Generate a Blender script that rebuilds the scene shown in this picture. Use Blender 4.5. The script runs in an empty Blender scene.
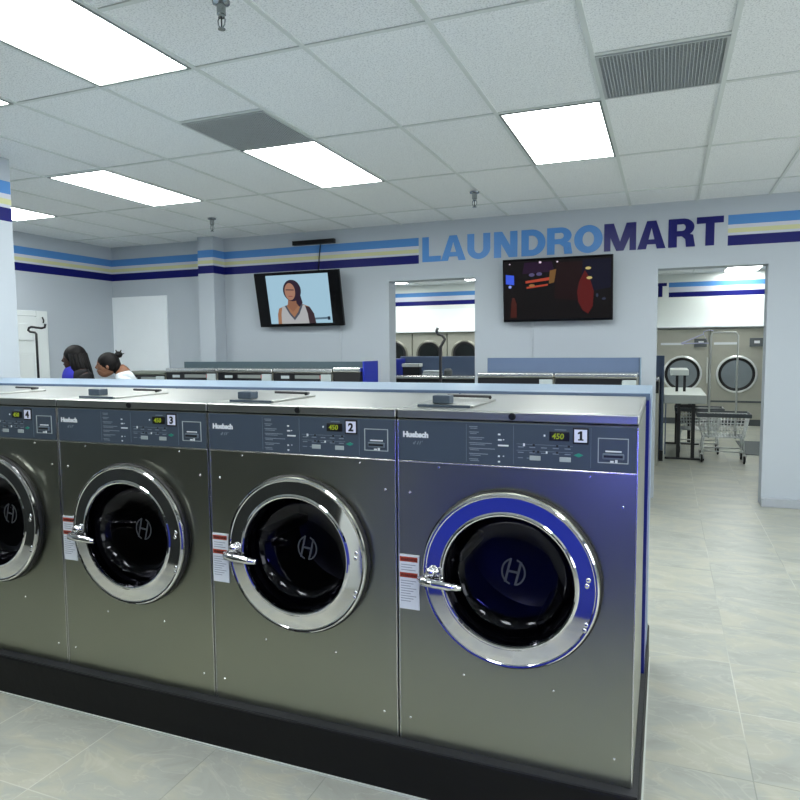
import bpy, bmesh, math, random
from mathutils import Vector, Matrix
random.seed(4)
PI = math.pi
scene = bpy.context.scene
COL = scene.collection

# ------------------------------------------------------------------ colours and materials
def lin(c):
    c /= 255.0
    return c / 12.92 if c <= 0.04045 else ((c + 0.055) / 1.055) ** 2.4
def rgb(r, g, b): return (lin(r), lin(g), lin(b), 1.0)

def new_mat(name):
    m = bpy.data.materials.new(name); m.use_nodes = True
    nt = m.node_tree
    b = nt.nodes['Principled BSDF']
    return m, nt, b
def N(nt, kind, **kw):
    n = nt.nodes.new(kind)
    for k, v in kw.items(): setattr(n, k, v)
    return n
def simple(name, col, rough=0.5, metal=0.0, bump=0.0, bscale=60, vary=0.0, vscale=8, coat=0.0, spec=0.5):
    """plain surface with faint procedural variation in tone and bump"""
    m, nt, b = new_mat(name)
    b.inputs['Roughness'].default_value = rough
    b.inputs['Metallic'].default_value = metal
    b.inputs['Specular IOR Level'].default_value = spec
    b.inputs['Coat Weight'].default_value = coat
    tc = N(nt, 'ShaderNodeTexCoord')
    ns = N(nt, 'ShaderNodeTexNoise'); ns.inputs['Scale'].default_value = vscale; ns.inputs['Detail'].default_value = 3
    nt.links.new(tc.outputs['Object'], ns.inputs['Vector'])
    mx = N(nt, 'ShaderNodeMix', data_type='RGBA', blend_type='MULTIPLY')
    mx.inputs['Factor'].default_value = vary
    mx.inputs['A'].default_value = col
    nt.links.new(ns.outputs['Fac'], mx.inputs['B'])
    nt.links.new(mx.outputs['Result'], b.inputs['Base Color'])
    if bump:
        n2 = N(nt, 'ShaderNodeTexNoise'); n2.inputs['Scale'].default_value = bscale
        nt.links.new(tc.outputs['Object'], n2.inputs['Vector'])
        bp = N(nt, 'ShaderNodeBump'); bp.inputs['Strength'].default_value = bump; bp.inputs['Distance'].default_value = 0.002
        nt.links.new(n2.outputs['Fac'], bp.inputs['Height']); nt.links.new(bp.outputs['Normal'], b.inputs['Normal'])
    return m
def emit(name, col, strength):
    m, nt, b = new_mat(name)
    b.inputs['Base Color'].default_value = (0.002, 0.002, 0.002, 1)
    b.inputs['Emission Color'].default_value = col
    b.inputs['Emission Strength'].default_value = strength
    b.inputs['Roughness'].default_value = 0.45; b.inputs['Specular IOR Level'].default_value = 0.15
    return m
def steel(name, col, rough, aniso_z=True, amt=0.05):
    """brushed sheet steel: metal with fine vertical grain in roughness and a soft large waviness"""
    m, nt, b = new_mat(name)
    b.inputs['Base Color'].default_value = col
    b.inputs['Metallic'].default_value = 1.0
    tc = N(nt, 'ShaderNodeTexCoord'); mp = N(nt, 'ShaderNodeMapping')
    mp.inputs['Scale'].default_value = (300, 300, 4) if aniso_z else (4, 300, 300)
    nt.links.new(tc.outputs['Object'], mp.inputs['Vector'])
    ns = N(nt, 'ShaderNodeTexNoise'); ns.inputs['Scale'].default_value = 1.0; ns.inputs['Detail'].default_value = 2
    nt.links.new(mp.outputs['Vector'], ns.inputs['Vector'])
    mr = N(nt, 'ShaderNodeMapRange'); mr.inputs['To Min'].default_value = rough - amt; mr.inputs['To Max'].default_value = rough + amt
    nt.links.new(ns.outputs['Fac'], mr.inputs['Value']); nt.links.new(mr.outputs['Result'], b.inputs['Roughness'])
    n2 = N(nt, 'ShaderNodeTexNoise'); n2.inputs['Scale'].default_value = 2.2
    nt.links.new(tc.outputs['Object'], n2.inputs['Vector'])
    bp = N(nt, 'ShaderNodeBump'); bp.inputs['Strength'].default_value = 0.15; bp.inputs['Distance'].default_value = 0.01
    nt.links.new(n2.outputs['Fac'], bp.inputs['Height']); nt.links.new(bp.outputs['Normal'], b.inputs['Normal'])
    return m

WALL_COL = rgb(180, 188, 196)
def wall_material(name, gap=None, base=WALL_COL, yellow=True):
    """painted wall with three glossy vinyl bands near the ceiling (heights in metres), interrupted between gap[0] and gap[1]"""
    m, nt, b = new_mat(name)
    geo = N(nt, 'ShaderNodeNewGeometry'); sp = N(nt, 'ShaderNodeSeparateXYZ')
    nt.links.new(geo.outputs['Position'], sp.inputs['Vector'])
    mr = N(nt, 'ShaderNodeMapRange'); mr.inputs['From Min'].default_value = 2.4; mr.inputs['From Max'].default_value = 2.9
    nt.links.new(sp.outputs['Z'], mr.inputs['Value'])
    def ramp(cols):
        r = N(nt, 'ShaderNodeValToRGB'); r.color_ramp.interpolation = 'CONSTANT'
        e = r.color_ramp.elements
        e[0].position = 0; e[0].color = cols[0][1]
        e[1].position = (cols[1][0] - 2.4) / 0.5; e[1].color = cols[1][1]
        for z, c in cols[2:]:
            q = e.new((z - 2.4) / 0.5); q.color = c
        nt.links.new(mr.outputs['Result'], r.inputs['Fac'])
        return r
    b.inputs['Specular IOR Level'].default_value = 0.12
    white = rgb(198, 202, 214); navy = rgb(22, 26, 100); yel = rgb(204, 205, 158) if yellow else white; blue = rgb(84, 138, 200)
    r1 = ramp([(0, base), (2.472, navy), (2.567, white), (2.590, yel), (2.632, white), (2.667, blue), (2.757, base)])
    W = (0.55,) * 3 + (1,); V = (0.36,) * 3 + (1,)
    r2 = ramp([(0, W), (2.472, V), (2.567, V), (2.590, V), (2.632, V), (2.667, V), (2.757, W)])
    fac = N(nt, 'ShaderNodeMix', data_type='RGBA'); fac.inputs['A'].default_value = base
    fr = N(nt, 'ShaderNodeMix', data_type='FLOAT'); fr.inputs['A'].default_value = 0.55
    if gap:
        a = N(nt, 'ShaderNodeMath', operation='LESS_THAN'); a.inputs[1].default_value = gap[0]
        c = N(nt, 'ShaderNodeMath', operation='GREATER_THAN'); c.inputs[1].default_value = gap[1]
        s = N(nt, 'ShaderNodeMath', operation='ADD')
        nt.links.new(sp.outputs['X'], a.inputs[0]); nt.links.new(sp.outputs['X'], c.inputs[0])
        nt.links.new(a.outputs[0], s.inputs[0]); nt.links.new(c.outputs[0], s.inputs[1])
        nt.links.new(s.outputs[0], fac.inputs['Factor']); nt.links.new(s.outputs[0], fr.inputs['Factor'])
    else:
        fac.inputs['Factor'].default_value = 1; fr.inputs['Factor'].default_value = 1
    nt.links.new(r1.outputs['Color'], fac.inputs['B']); nt.links.new(fac.outputs['Result'], b.inputs['Base Color'])
    nt.links.new(r2.outputs['Color'], fr.inputs['B']); nt.links.new(fr.outputs['Result'], b.inputs['Roughness'])
    ns = N(nt, 'ShaderNodeTexNoise'); ns.inputs['Scale'].default_value = 90
    nt.links.new(geo.outputs['Position'], ns.inputs['Vector'])
    bp = N(nt, 'ShaderNodeBump'); bp.inputs['Strength'].default_value = 0.12; bp.inputs['Distance'].default_value = 0.002
    nt.links.new(ns.outputs['Fac'], bp.inputs['Height']); nt.links.new(bp.outputs['Normal'], b.inputs['Normal'])
    return m

def floor_material():
    m, nt, b = new_mat('marbled floor tile')
    geo = N(nt, 'ShaderNodeNewGeometry')
    mp = N(nt, 'ShaderNodeMapping'); mp.inputs['Scale'].default_value = (1.0, 1.9, 1); mp.inputs['Rotation'].default_value = (0, 0, 0.12)
    nt.links.new(geo.outputs['Position'], mp.inputs['Vector'])
    # every tile gets its own patch of the veining
    tl = N(nt, 'ShaderNodeVectorMath', operation='SUBTRACT'); tl.inputs[1].default_value = (0.33, 2.525, 0)
    ts = N(nt, 'ShaderNodeVectorMath', operation='SCALE'); ts.inputs['Scale'].default_value = 1 / 0.475
    tf = N(nt, 'ShaderNodeVectorMath', operation='FLOOR')
    nt.links.new(geo.outputs['Position'], tl.inputs[0]); nt.links.new(tl.outputs[0], ts.inputs[0]); nt.links.new(ts.outputs[0], tf.inputs[0])
    wn = N(nt, 'ShaderNodeTexWhiteNoise', noise_dimensions='3D'); nt.links.new(tf.outputs[0], wn.inputs['Vector'])
    off = N(nt, 'ShaderNodeVectorMath', operation='SCALE'); off.inputs['Scale'].default_value = 3.0
    nt.links.new(wn.outputs['Color'], off.inputs[0])
    ad = N(nt, 'ShaderNodeVectorMath', operation='ADD'); nt.links.new(mp.outputs[0], ad.inputs[0]); nt.links.new(off.outputs[0], ad.inputs[1])
    n1 = N(nt, 'ShaderNodeTexNoise'); n1.inputs['Scale'].default_value = 2.4; n1.inputs['Detail'].default_value = 7; n1.inputs['Roughness'].default_value = 0.62; n1.inputs['Distortion'].default_value = 0.9
    nt.links.new(ad.outputs[0], n1.inputs['Vector'])
    r = N(nt, 'ShaderNodeValToRGB'); e = r.color_ramp.elements
    e[0].position = 0.28; e[0].color = rgb(143, 144, 136)
    e[1].position = 0.72; e[1].color = rgb(175, 176, 166)
    q = e.new(0.47); q.color = rgb(157, 160, 153)
    q = e.new(0.56); q.color = rgb(166, 166, 152)
    nt.links.new(n1.outputs['Fac'], r.inputs['Fac'])
    # thin veins
    wv = N(nt, 'ShaderNodeTexNoise'); wv.inputs['Scale'].default_value = 2.0; wv.inputs['Detail'].default_value = 4; wv.inputs['Distortion'].default_value = 2.2
    nt.links.new(ad.outputs[0], wv.inputs['Vector'])
    ab = N(nt, 'ShaderNodeMath', operation='SUBTRACT'); ab.inputs[1].default_value = 0.5; nt.links.new(wv.outputs['Fac'], ab.inputs[0])
    a2 = N(nt, 'ShaderNodeMath', operation='ABSOLUTE'); nt.links.new(ab.outputs[0], a2.inputs[0])
    lt = N(nt, 'ShaderNodeMapRange'); lt.inputs['From Min'].default_value = 0.0; lt.inputs['From Max'].default_value = 0.02; lt.inputs['To Min'].default_value = 0.2; lt.inputs['To Max'].default_value = 0.0
    nt.links.new(a2.outputs[0], lt.inputs['Value'])
    mv = N(nt, 'ShaderNodeMix', data_type='RGBA'); mv.inputs['B'].default_value = rgb(202, 202, 188)
    nt.links.new(lt.outputs[0], mv.inputs['Factor']); nt.links.new(r.outputs['Color'], mv.inputs['A'])
    # joints between the 0.475 m tiles
    fr = N(nt, 'ShaderNodeVectorMath', operation='FRACTION'); nt.links.new(ts.outputs[0], fr.inputs[0])
    sp = N(nt, 'ShaderNodeSeparateXYZ'); nt.links.new(fr.outputs[0], sp.inputs[0])
    def edge(sock):
        s = N(nt, 'ShaderNodeMath', operation='SUBTRACT'); s.inputs[1].default_value = 0.5; nt.links.new(sock, s.inputs[0])
        t = N(nt, 'ShaderNodeMath', operation='ABSOLUTE'); nt.links.new(s.outputs[0], t.inputs[0])
        g = N(nt, 'ShaderNodeMath', operation='GREATER_THAN'); g.inputs[1].default_value = 0.5 - 0.0045; nt.links.new(t.outputs[0], g.inputs[0])
        return g.outputs[0]
    mxm = N(nt, 'ShaderNodeMath', operation='MAXIMUM'); nt.links.new(edge(sp.outputs['X']), mxm.inputs[0]); nt.links.new(edge(sp.outputs['Y']), mxm.inputs[1])
    hf = N(nt, 'ShaderNodeMath', operation='MULTIPLY'); hf.inputs[1].default_value = 0.55; nt.links.new(mxm.outputs[0], hf.inputs[0])
    n3 = N(nt, 'ShaderNodeTexNoise'); n3.inputs['Scale'].default_value = 0.9; nt.links.new(geo.outputs['Position'], n3.inputs['Vector'])
    jr = N(nt, 'ShaderNodeValToRGB'); jr.color_ramp.elements[0].position = 0.45; jr.color_ramp.elements[0].color = rgb(112, 118, 112)
    jr.color_ramp.elements[1].position = 0.55; jr.color_ramp.elements[1].color = rgb(206, 208, 198)
    nt.links.new(n3.outputs['Fac'], jr.inputs['Fac'])
    mj = N(nt, 'ShaderNodeMix', data_type='RGBA'); nt.links.new(jr.outputs['Color'], mj.inputs['B'])
    nt.links.new(hf.outputs[0], mj.inputs['Factor']); nt.links.new(mv.outputs['Result'], mj.inputs['A'])
    nt.links.new(mj.outputs['Result'], b.inputs['Base Color'])
    b.inputs['Roughness'].default_value = 0.38
    bp = N(nt, 'ShaderNodeBump'); bp.inputs['Strength'].default_value = 0.08; bp.inputs['Distance'].default_value = 0.003
    nt.links.new(n1.outputs['Fac'], bp.inputs['Height']); nt.links.new(bp.outputs['Normal'], b.inputs['Normal'])
    return m

def ceiling_material():
    m, nt, b = new_mat('speckled ceiling tile')
    geo = N(nt, 'ShaderNodeNewGeometry')
    n = N(nt, 'ShaderNodeTexNoise'); n.inputs['Scale'].default_value = 130; n.inputs['Detail'].default_value = 2
    nt.links.new(geo.outputs['Position'], n.inputs['Vector'])
    r = N(nt, 'ShaderNodeValToRGB'); e = r.color_ramp.elements
    e[0].position = 0.33; e[0].color = rgb(206, 210, 211); e[1].position = 0.50; e[1].color = rgb(238, 241, 241)
    nt.links.new(n.outputs['Fac'], r.inputs['Fac']); nt.links.new(r.outputs['Color'], b.inputs['Base Color'])
    b.inputs['Roughness'].default_value = 0.9
    n2 = N(nt, 'ShaderNodeTexNoise'); n2.inputs['Scale'].default_value = 60
    nt.links.new(geo.outputs['Position'], n2.inputs['Vector'])
    bp = N(nt, 'ShaderNodeBump'); bp.inputs['Strength'].default_value = 0.4; bp.inputs['Distance'].default_value = 0.003
    nt.links.new(n2.outputs['Fac'], bp.inputs['Height']); nt.links.new(bp.outputs['Normal'], b.inputs['Normal'])
    return m

def glass_material():
    m, nt, b = new_mat('smoked door glass')
    nt.nodes.remove(b)
    out = nt.nodes['Material Output']
    tr = N(nt, 'ShaderNodeBsdfTransparent'); tr.inputs['Color'].default_value = (0.20, 0.20, 0.25, 1)
    gl = N(nt, 'ShaderNodeBsdfGlossy'); gl.inputs['Roughness'].default_value = 0.05; gl.inputs['Color'].default_value = (0.9, 0.9, 1, 1)
    mx = N(nt, 'ShaderNodeMixShader')
    # same reflectance on either side of the sheet
    lw = N(nt, 'ShaderNodeLayerWeight'); lw.inputs['Blend'].default_value = 0.5
    pw = N(nt, 'ShaderNodeMath', operation='POWER'); pw.inputs[1].default_value = 4.0; nt.links.new(lw.outputs['Facing'], pw.inputs[0])
    mr = N(nt, 'ShaderNodeMapRange'); mr.inputs['To Min'].default_value = 0.022; mr.inputs['To Max'].default_value = 0.9; nt.links.new(pw.outputs[0], mr.inputs['Value'])
    nt.links.new(mr.outputs[0], mx.inputs[0]); nt.links.new(tr.outputs[0], mx.inputs[1]); nt.links.new(gl.outputs[0], mx.inputs[2])
    nt.links.new(mx.outputs[0], out.inputs['Surface'])
    return m

M = {
 'wall_back': wall_material('painted back wall', (-2.575, 0.535)),
 'wall': wall_material('painted side wall'),
 'wall_far': wall_material('painted far room wall', (-3.20, 0.045), rgb(226, 232, 230), False),
 'plain_wall': simple('plain painted wall', rgb(180, 188, 196), 0.55, vary=0.05, bump=0.1, bscale=90),
 'far_plain': simple('far room side wall', rgb(222, 228, 226), 0.55, vary=0.05),
 'white_panel': simple('white board', rgb(240, 246, 250), 0.4, vary=0.04),
 'dark_wall': simple('dim storefront wall', rgb(96, 104, 98), 0.6, vary=0.2),
 'night_glass': simple('night window', rgb(14, 18, 20), 0.06, vary=0.2),
 'base': simple('cove base', rgb(168, 174, 182), 0.45, vary=0.1),
 'floor': floor_material(),
 'ceiling': ceiling_material(),
 'tbar': simple('ceiling grid paint', rgb(214, 220, 217), 0.5, vary=0.08),
 'light': emit('light diffuser', (0.955, 1.0, 0.985, 1), 18.4),
 'light_far': emit('far light diffuser', (0.96, 1.0, 0.97, 1), 19.0),
 'fixture': simple('fixture enamel', rgb(120, 128, 126), 0.5),
 'grille': simple('grille aluminium', rgb(176, 182, 182), 0.45, 0.0, vary=0.1),
 'duct': simple('duct interior', rgb(104, 110, 110), 0.9),
 'steel': steel('brushed steel front', (0.325, 0.338, 0.282, 1), 0.34, amt=0.012),
 'steel_top': steel('brushed steel top', (0.46, 0.47, 0.45, 1), 0.33, False),
 'steel_light': steel('bright steel', (0.72, 0.72, 0.70, 1), 0.25, False),
 'chrome': simple('chrome', (0.78, 0.78, 0.80, 1), 0.055, 1.0),
 'galv': simple('dryer steel', rgb(188, 188, 176), 0.35, 0.45, vary=0.1),
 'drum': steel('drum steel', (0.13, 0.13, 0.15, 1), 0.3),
 'rubber': simple('black rubber', rgb(14, 15, 18), 0.45),
 'glass': glass_material(),
 'etched': simple('etched mark', rgb(58, 62, 70), 0.5),
 'slate': simple('slate control face', rgb(66, 78, 92), 0.38, vary=0.06),
 'slate_line': simple('panel divider line', rgb(100, 112, 124), 0.5),
 'white_print': simple('white print', rgb(225, 230, 235), 0.5),
 'grey_print': simple('grey print', rgb(132, 142, 152), 0.5),
 'green_print': simple('green print', rgb(40, 138, 118), 0.5),
 'black': simple('black plastic', rgb(15, 16, 20), 0.35),
 'black_matt': simple('black matt', rgb(13, 14, 18), 0.6, bump=0.3, bscale=80),
 'plinth': simple('black painted plinth', rgb(7, 8, 11), 0.5, bump=0.5, bscale=25, vary=0.2, spec=0.25),
 'plinth_worn': simple('worn plinth top', rgb(40, 42, 47), 0.6, bump=0.4, bscale=40, vary=0.5, vscale=40),
 'lcd': emit('display digits', rgb(180, 205, 60), 0.55),
 'digit': simple('digit black', rgb(10, 10, 14), 0.5),
 'plate': simple('number plate face', rgb(222, 226, 246), 0.4),
 'label': simple('warning label', rgb(214, 220, 230), 0.5, vary=0.05),
 'label_red': simple('label warning bar', rgb(166, 60, 42), 0.5),
 'label_ink': simple('label fine print', rgb(136, 144, 162), 0.6),
 'laminate': simple('pale blue laminate', rgb(130, 151, 172), 0.35, vary=0.05),
 'laminate_edge': simple('blue grey laminate edge', rgb(84, 102, 130), 0.4),
 'royal': simple('royal blue laminate', rgb(40, 54, 170), 0.3, vary=0.05),
 'steel_blue': simple('blue grey panel', rgb(86, 104, 134), 0.45, vary=0.1),
 'teal_panel': simple('dark teal grey panel', rgb(66, 84, 92), 0.45, vary=0.1),
 'letter_blue': simple('light blue vinyl letters', rgb(84, 140, 204), 0.3, spec=0.2),
 'letter_navy': simple('navy vinyl letters', rgb(24, 26, 100), 0.3, spec=0.2),
 'tv': simple('gloss black bezel', rgb(8, 8, 11), 0.25, spec=0.3),
 'tv_glass': simple('dark screen glass', rgb(5, 5, 8), 0.12, spec=0.25),
 'door': simple('white painted door', rgb(222, 228, 228), 0.4, vary=0.03),
 'white_plastic': simple('white plastic', rgb(218, 222, 218), 0.45, vary=0.06),
 'table_white': simple('table laminate', rgb(206, 212, 208), 0.4, vary=0.05),
 'wire': simple('zinc wire', rgb(224, 228, 228), 0.3, 0.3),
 'vinyl_grey': simple('grey bumper vinyl', rgb(84, 90, 94), 0.5),
 'ring_dull': simple('dull dryer ring', rgb(120, 120, 110), 0.4, 0.4),
 'blue_glow': emit('added blue glow strip', (0.16, 0.17, 1.0, 1), 40.0),
 'black_unit': simple('black unit front', rgb(26, 29, 28), 0.5, vary=0.3),
 'royal_dark': simple('deep blue laminate', rgb(26, 36, 128), 0.3, vary=0.05),
 'added_day_glow': emit('added daylight pane', (0.93, 0.98, 1.0, 1), 4.5),
 'mat': simple('dark grey mat', rgb(92, 98, 100), 0.9, bump=0.5, bscale=200),
 'brass': simple('sprinkler metal', rgb(150, 156, 158), 0.22, 0.9),
 'bulb': simple('sprinkler bulb', rgb(60, 66, 70), 0.1),
 'red_led': emit('red display', rgb(200, 50, 60), 0.6),
 'grey_led': simple('grey display', rgb(120, 126, 124), 0.5),
 'card': simple('pale card box', rgb(166, 176, 178), 0.5),
 'skin_dark': simple('dark brown skin', rgb(66, 42, 32), 0.5, vary=0.15),
 'skin_brown': simple('brown skin', rgb(128, 88, 66), 0.5, vary=0.15),
 'hair': simple('black hair', rgb(11, 9, 10), 0.6, bump=0.8, bscale=120, spec=0.2),
 'blue_shirt': simple('blue cloth', rgb(44, 46, 172), 0.8, bump=0.4, bscale=90),
 'black_cloth': simple('black cloth', rgb(15, 15, 20), 0.85, bump=0.4, bscale=90),
 'white_cloth': simple('white cloth', rgb(200, 208, 214), 0.85, bump=0.4, bscale=90),
 'mint_cloth': simple('mint cloth', rgb(120, 190, 176), 0.85),
 'jeans': simple('denim', rgb(40, 52, 80), 0.85, bump=0.4, bscale=120),
 'hanger': simple('lilac plastic', rgb(196, 196, 228), 0.4),
 'caulk': simple('light caulk line', rgb(188, 194, 190), 0.6),
}
def screen(name, col, s=0.9): 
    if name not in M: M[name] = emit(name, col, s)
    return M[name]

# ------------------------------------------------------------------ mesh builder
class MB:
    def __init__(self): self.bm = bmesh.new()
    def box(self, x0, x1, y0, y1, z0, z1, bev=0.0, seg=2, mat=None):
        t = bmesh.new()
        bmesh.ops.create_cube(t, size=1)
        for v in t.verts:
            v.co = Vector(((x0 + x1) / 2 + v.co.x * (x1 - x0), (y0 + y1) / 2 + v.co.y * (y1 - y0), (z0 + z1) / 2 + v.co.z * (z1 - z0)))
        if bev: bmesh.ops.bevel(t, geom=t.edges[:], offset=bev, segments=seg, affect='EDGES', profile=0.5)
        self.join(t, mat); return self
    def join(self, t, mat=None):
        if mat is not None: bmesh.ops.transform(t, matrix=mat, verts=t.verts)
        me = bpy.data.meshes.new('tmp'); t.to_mesh(me); t.free()
        self.bm.from_mesh(me); bpy.data.meshes.remove(me)
    def prism(self, pts, y0, y1, mat=None):
        """outline in x,z extruded along y"""
        t = bmesh.new()
        a = [t.verts.new((p[0], y0, p[1])) for p in pts]; b = [t.verts.new((p[0], y1, p[1])) for p in pts]
        n = len(pts)
        t.faces.new(a); t.faces.new(b[::-1])
        for i in range(n): t.faces.new((a[i], b[i], b[(i + 1) % n], a[(i + 1) % n]))
        bmesh.ops.recalc_face_normals(t, faces=t.faces)
        self.join(t, mat); return self
    def lathe(self, prof, seg=64, mat=None, sharp=30, flip=False):
        """profile of (radius, y) turned about the y axis"""
        t = bmesh.new(); rings = []
        for r, y in prof:
            if r < 1e-6: rings.append([t.verts.new((0, y, 0))])
            else: rings.append([t.verts.new((r * math.cos(2 * PI * i / seg), y, r * math.sin(2 * PI * i / seg))) for i in range(seg)])
        for a, b in zip(rings, rings[1:]):
            for i in range(seg):
                j = (i + 1) % seg
                if len(a) == 1 and len(b) == 1: continue
                if len(a) == 1: t.faces.new((a[0], b[i], b[j]))
                elif len(b) == 1: t.faces.new((a[i], a[j], b[0]))
                else: t.faces.new((a[i], a[j], b[j], b[i]))
        bmesh.ops.recalc_face_normals(t, faces=t.faces)
        for f in t.faces: f.smooth = True
        if flip: bmesh.ops.reverse_faces(t, faces=t.faces)
        for i in range(1, len(prof) - 1):   # crisp edge wherever the profile turns sharply
            a = Vector((prof[i][0] - prof[i - 1][0], prof[i][1] - prof[i - 1][1])); c = Vector((prof[i + 1][0] - prof[i][0], prof[i + 1][1] - prof[i][1]))
            if a.length > 0 and c.length > 0 and math.degrees(a.angle(c)) > sharp and len(rings[i]) > 1:
                m = len(rings[i])
                for k in range(m):
                    e = t.edges.get((rings[i][k], rings[i][(k + 1) % m]))
                    if e: e.smooth = False
        self.join(t, mat); return self
    def tube(self, pts, r, seg=10, cap=True):
        pts = [Vector(p) for p in pts]; t = bmesh.new(); rings = []
        up = Vector((0, 0, 1)); prev = None
        for i, p in enumerate(pts):
            d = (pts[min(i + 1, len(pts) - 1)] - pts[max(i - 1, 0)]).normalized()
            if prev is None:
                a = up if abs(d.dot(up)) < 0.9 else Vector((1, 0, 0))
                u = d.cross(a).normalized()
            else:
                u = (prev - d * prev.dot(d)).normalized()
            prev = u; w = d.cross(u)
            rr = r[i] if isinstance(r, (list, tuple)) else r
            rings.append([t.verts.new(p + (u * math.cos(2 * PI * k / seg) + w * math.sin(2 * PI * k / seg)) * rr) for k in range(seg)])
        for a, b in zip(rings, rings[1:]):
            for k in range(seg): t.faces.new((a[k], a[(k + 1) % seg], b[(k + 1) % seg], b[k]))
        if cap: t.faces.new(rings[0][::-1]); t.faces.new(rings[-1])
        bmesh.ops.recalc_face_normals(t, faces=t.faces)
        for f in t.faces: f.smooth = len(f.verts) == 4
        self.join(t); return self
    def ball(self, c, r, seg=16, rings=10):
        t = bmesh.new(); bmesh.ops.create_uvsphere(t, u_segments=seg, v_segments=rings, radius=1)
        rr = r if isinstance(r, (list, tuple)) else (r, r, r)
        for v in t.verts: v.co = Vector((c[0] + v.co.x * rr[0], c[1] + v.co.y * rr[1], c[2] + v.co.z * rr[2]))
        for f in t.faces: f.smooth = True
        self.join(t); return self
    def arc_plate(self, cx, cz, rx, rz, tw, tz, a0, a1, y0, y1, n=28):
        """flat curved stroke (part of an elliptical ring) in the x,z plane"""
        t = bmesh.new(); rows = []
        for i in range(n + 1):
            a = a0 + (a1 - a0) * i / n; c, s = math.cos(a), math.sin(a)
            o = (cx + rx * c, cz + rz * s); q = (cx + (rx - tw) * c, cz + (rz - tz) * s)
            rows.append([t.verts.new((o[0], y0, o[1])), t.verts.new((q[0], y0, q[1])), t.verts.new((q[0], y1, q[1])), t.verts.new((o[0], y1, o[1]))])
        for a, b in zip(rows, rows[1:]):
            for k in range(4): t.faces.new((a[k], a[(k + 1) % 4], b[(k + 1) % 4], b[k]))
        t.faces.new(rows[0][::-1]); t.faces.new(rows[-1])
        bmesh.ops.recalc_face_normals(t, faces=t.faces)
        self.join(t); return self
    def xf(self, m): bmesh.ops.transform(self.bm, matrix=m, verts=self.bm.verts); return self
    def build(self, name, mat, parent=None, origin=None):
        me = bpy.data.meshes.new(name)
        if origin is not None: bmesh.ops.translate(self.bm, verts=self.bm.verts, vec=-Vector(origin))
        self.bm.to_mesh(me); self.bm.free()
        mats = mat if isinstance(mat, list) else [mat]
        for q in mats: me.materials.append(M[q] if isinstance(q, str) else q)
        o = bpy.data.objects.new(name, me); COL.objects.link(o)
        if parent is not None: o.parent = parent
        if origin is not None: o.location = origin
        return o

def tag(o, label=None, cat=None, group=None, kind=None):
    if label: o['label'] = label
    if cat: o['category'] = cat
    if group: o['group'] = group
    if kind: o['kind'] = kind
    return o
def empty(name, loc=(0, 0, 0), rz=0):
    o = bpy.data.objects.new(name, None); COL.objects.link(o); o.location = loc; o.rotation_euler = (0, 0, rz)
    o.empty_display_size = 0.1; return o
def copy_tree(o, parent=None):
    c = o.copy(); COL.objects.link(c)
    if parent is not None: c.parent = parent
    for ch in o.children: copy_tree(ch, c)
    return c
def struct(o): o['kind'] = 'structure'; return o
def text_part(name, s, size, mat, parent, x, z, y, bold=0.0, shear=0.0, align='LEFT', thick=0.0006):
    """lettering as a real mesh standing on a face that looks towards -y"""
    cu = bpy.data.curves.new('lettering', 'FONT'); cu.body = s; cu.size = size; cu.offset = bold; cu.shear = shear
    cu.align_x = align; cu.extrude = thick; cu.resolution_u = 3
    ob = bpy.data.objects.new('lettering', cu); COL.objects.link(ob)
    dg = bpy.context.evaluated_depsgraph_get(); dg.update()
    me = bpy.data.meshes.new_from_object(ob.evaluated_get(dg)); me.name = name
    bpy.data.objects.remove(ob); bpy.data.curves.remove(cu)
    me.transform(Matrix.Translation((x, y, z)) @ Matrix.Rotation(PI / 2, 4, 'X'))
    me.materials.clear(); me.materials.append(M[mat])
    o = bpy.data.objects.new(name, me); COL.objects.link(o); o.parent = parent
    return o

GLFLIP = False
# ------------------------------------------------------------------ measures
H = 1.535                 # camera height
CZ = 2.922                # ceiling height
BY = 7.10                 # back wall
FRONT = 2.06              # washer fronts
G0X, G0Y, U = -0.9543, 2.7838, 0.6096   # ceiling grid origin and module

# ------------------------------------------------------------------ shell
XL, XR, YF, YB2 = -7.02, 4.6, -4.2, 14.2
b = MB().box(XL - 0.2, XR + 0.2, YF - 0.2, YB2 + 0.2, -0.12, 0.0)
struct(b.build('floor', 'floor'))
b = MB().box(XL - 0.2, XR + 0.2, YF - 0.2, YB2 + 0.2, CZ, CZ + 0.12)
struct(b.build('ceiling', 'ceiling'))
# suspended grid
b = MB()
k = -11
while G0X + k * U < XR:
    x = G0X + k * U
    if x > XL: b.box(x - 0.012, x + 0.012, YF, BY - 0.002, CZ - 0.007, CZ - 0.0005)
    k += 1
for j in range(-6, 4):
    y = G0Y + j * 2 * U
    if YF < y < BY: b.box(XL, XR, y - 0.012, y + 0.012, CZ - 0.0065, CZ - 0.0005)
for (c0, c1, y) in ((-3, -2, G0Y + U), (1, 2, G0Y + U), (-2, -1, G0Y - U)):
    b.box(G0X + c0 * U, G0X + c1 * U, y - 0.012, y + 0.012, CZ - 0.0062, CZ - 0.0005)
struct(b.build('trim_1', 'tbar'))
b = MB()   # grid of the room beyond the openings
for k in range(-11, 10):
    x = G0X + k * U + 0.2
    if XL < x < XR: b.box(x - 0.012, x + 0.012, BY + 0.25, YB2, CZ - 0.007, CZ - 0.0005)
for j in range(6):
    y = 7.9 + j * 2 * U
    b.box(XL, XR, y - 0.012, y + 0.012, CZ - 0.0065, CZ - 0.0005)
struct(b.build('trim_2', 'tbar'))

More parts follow.
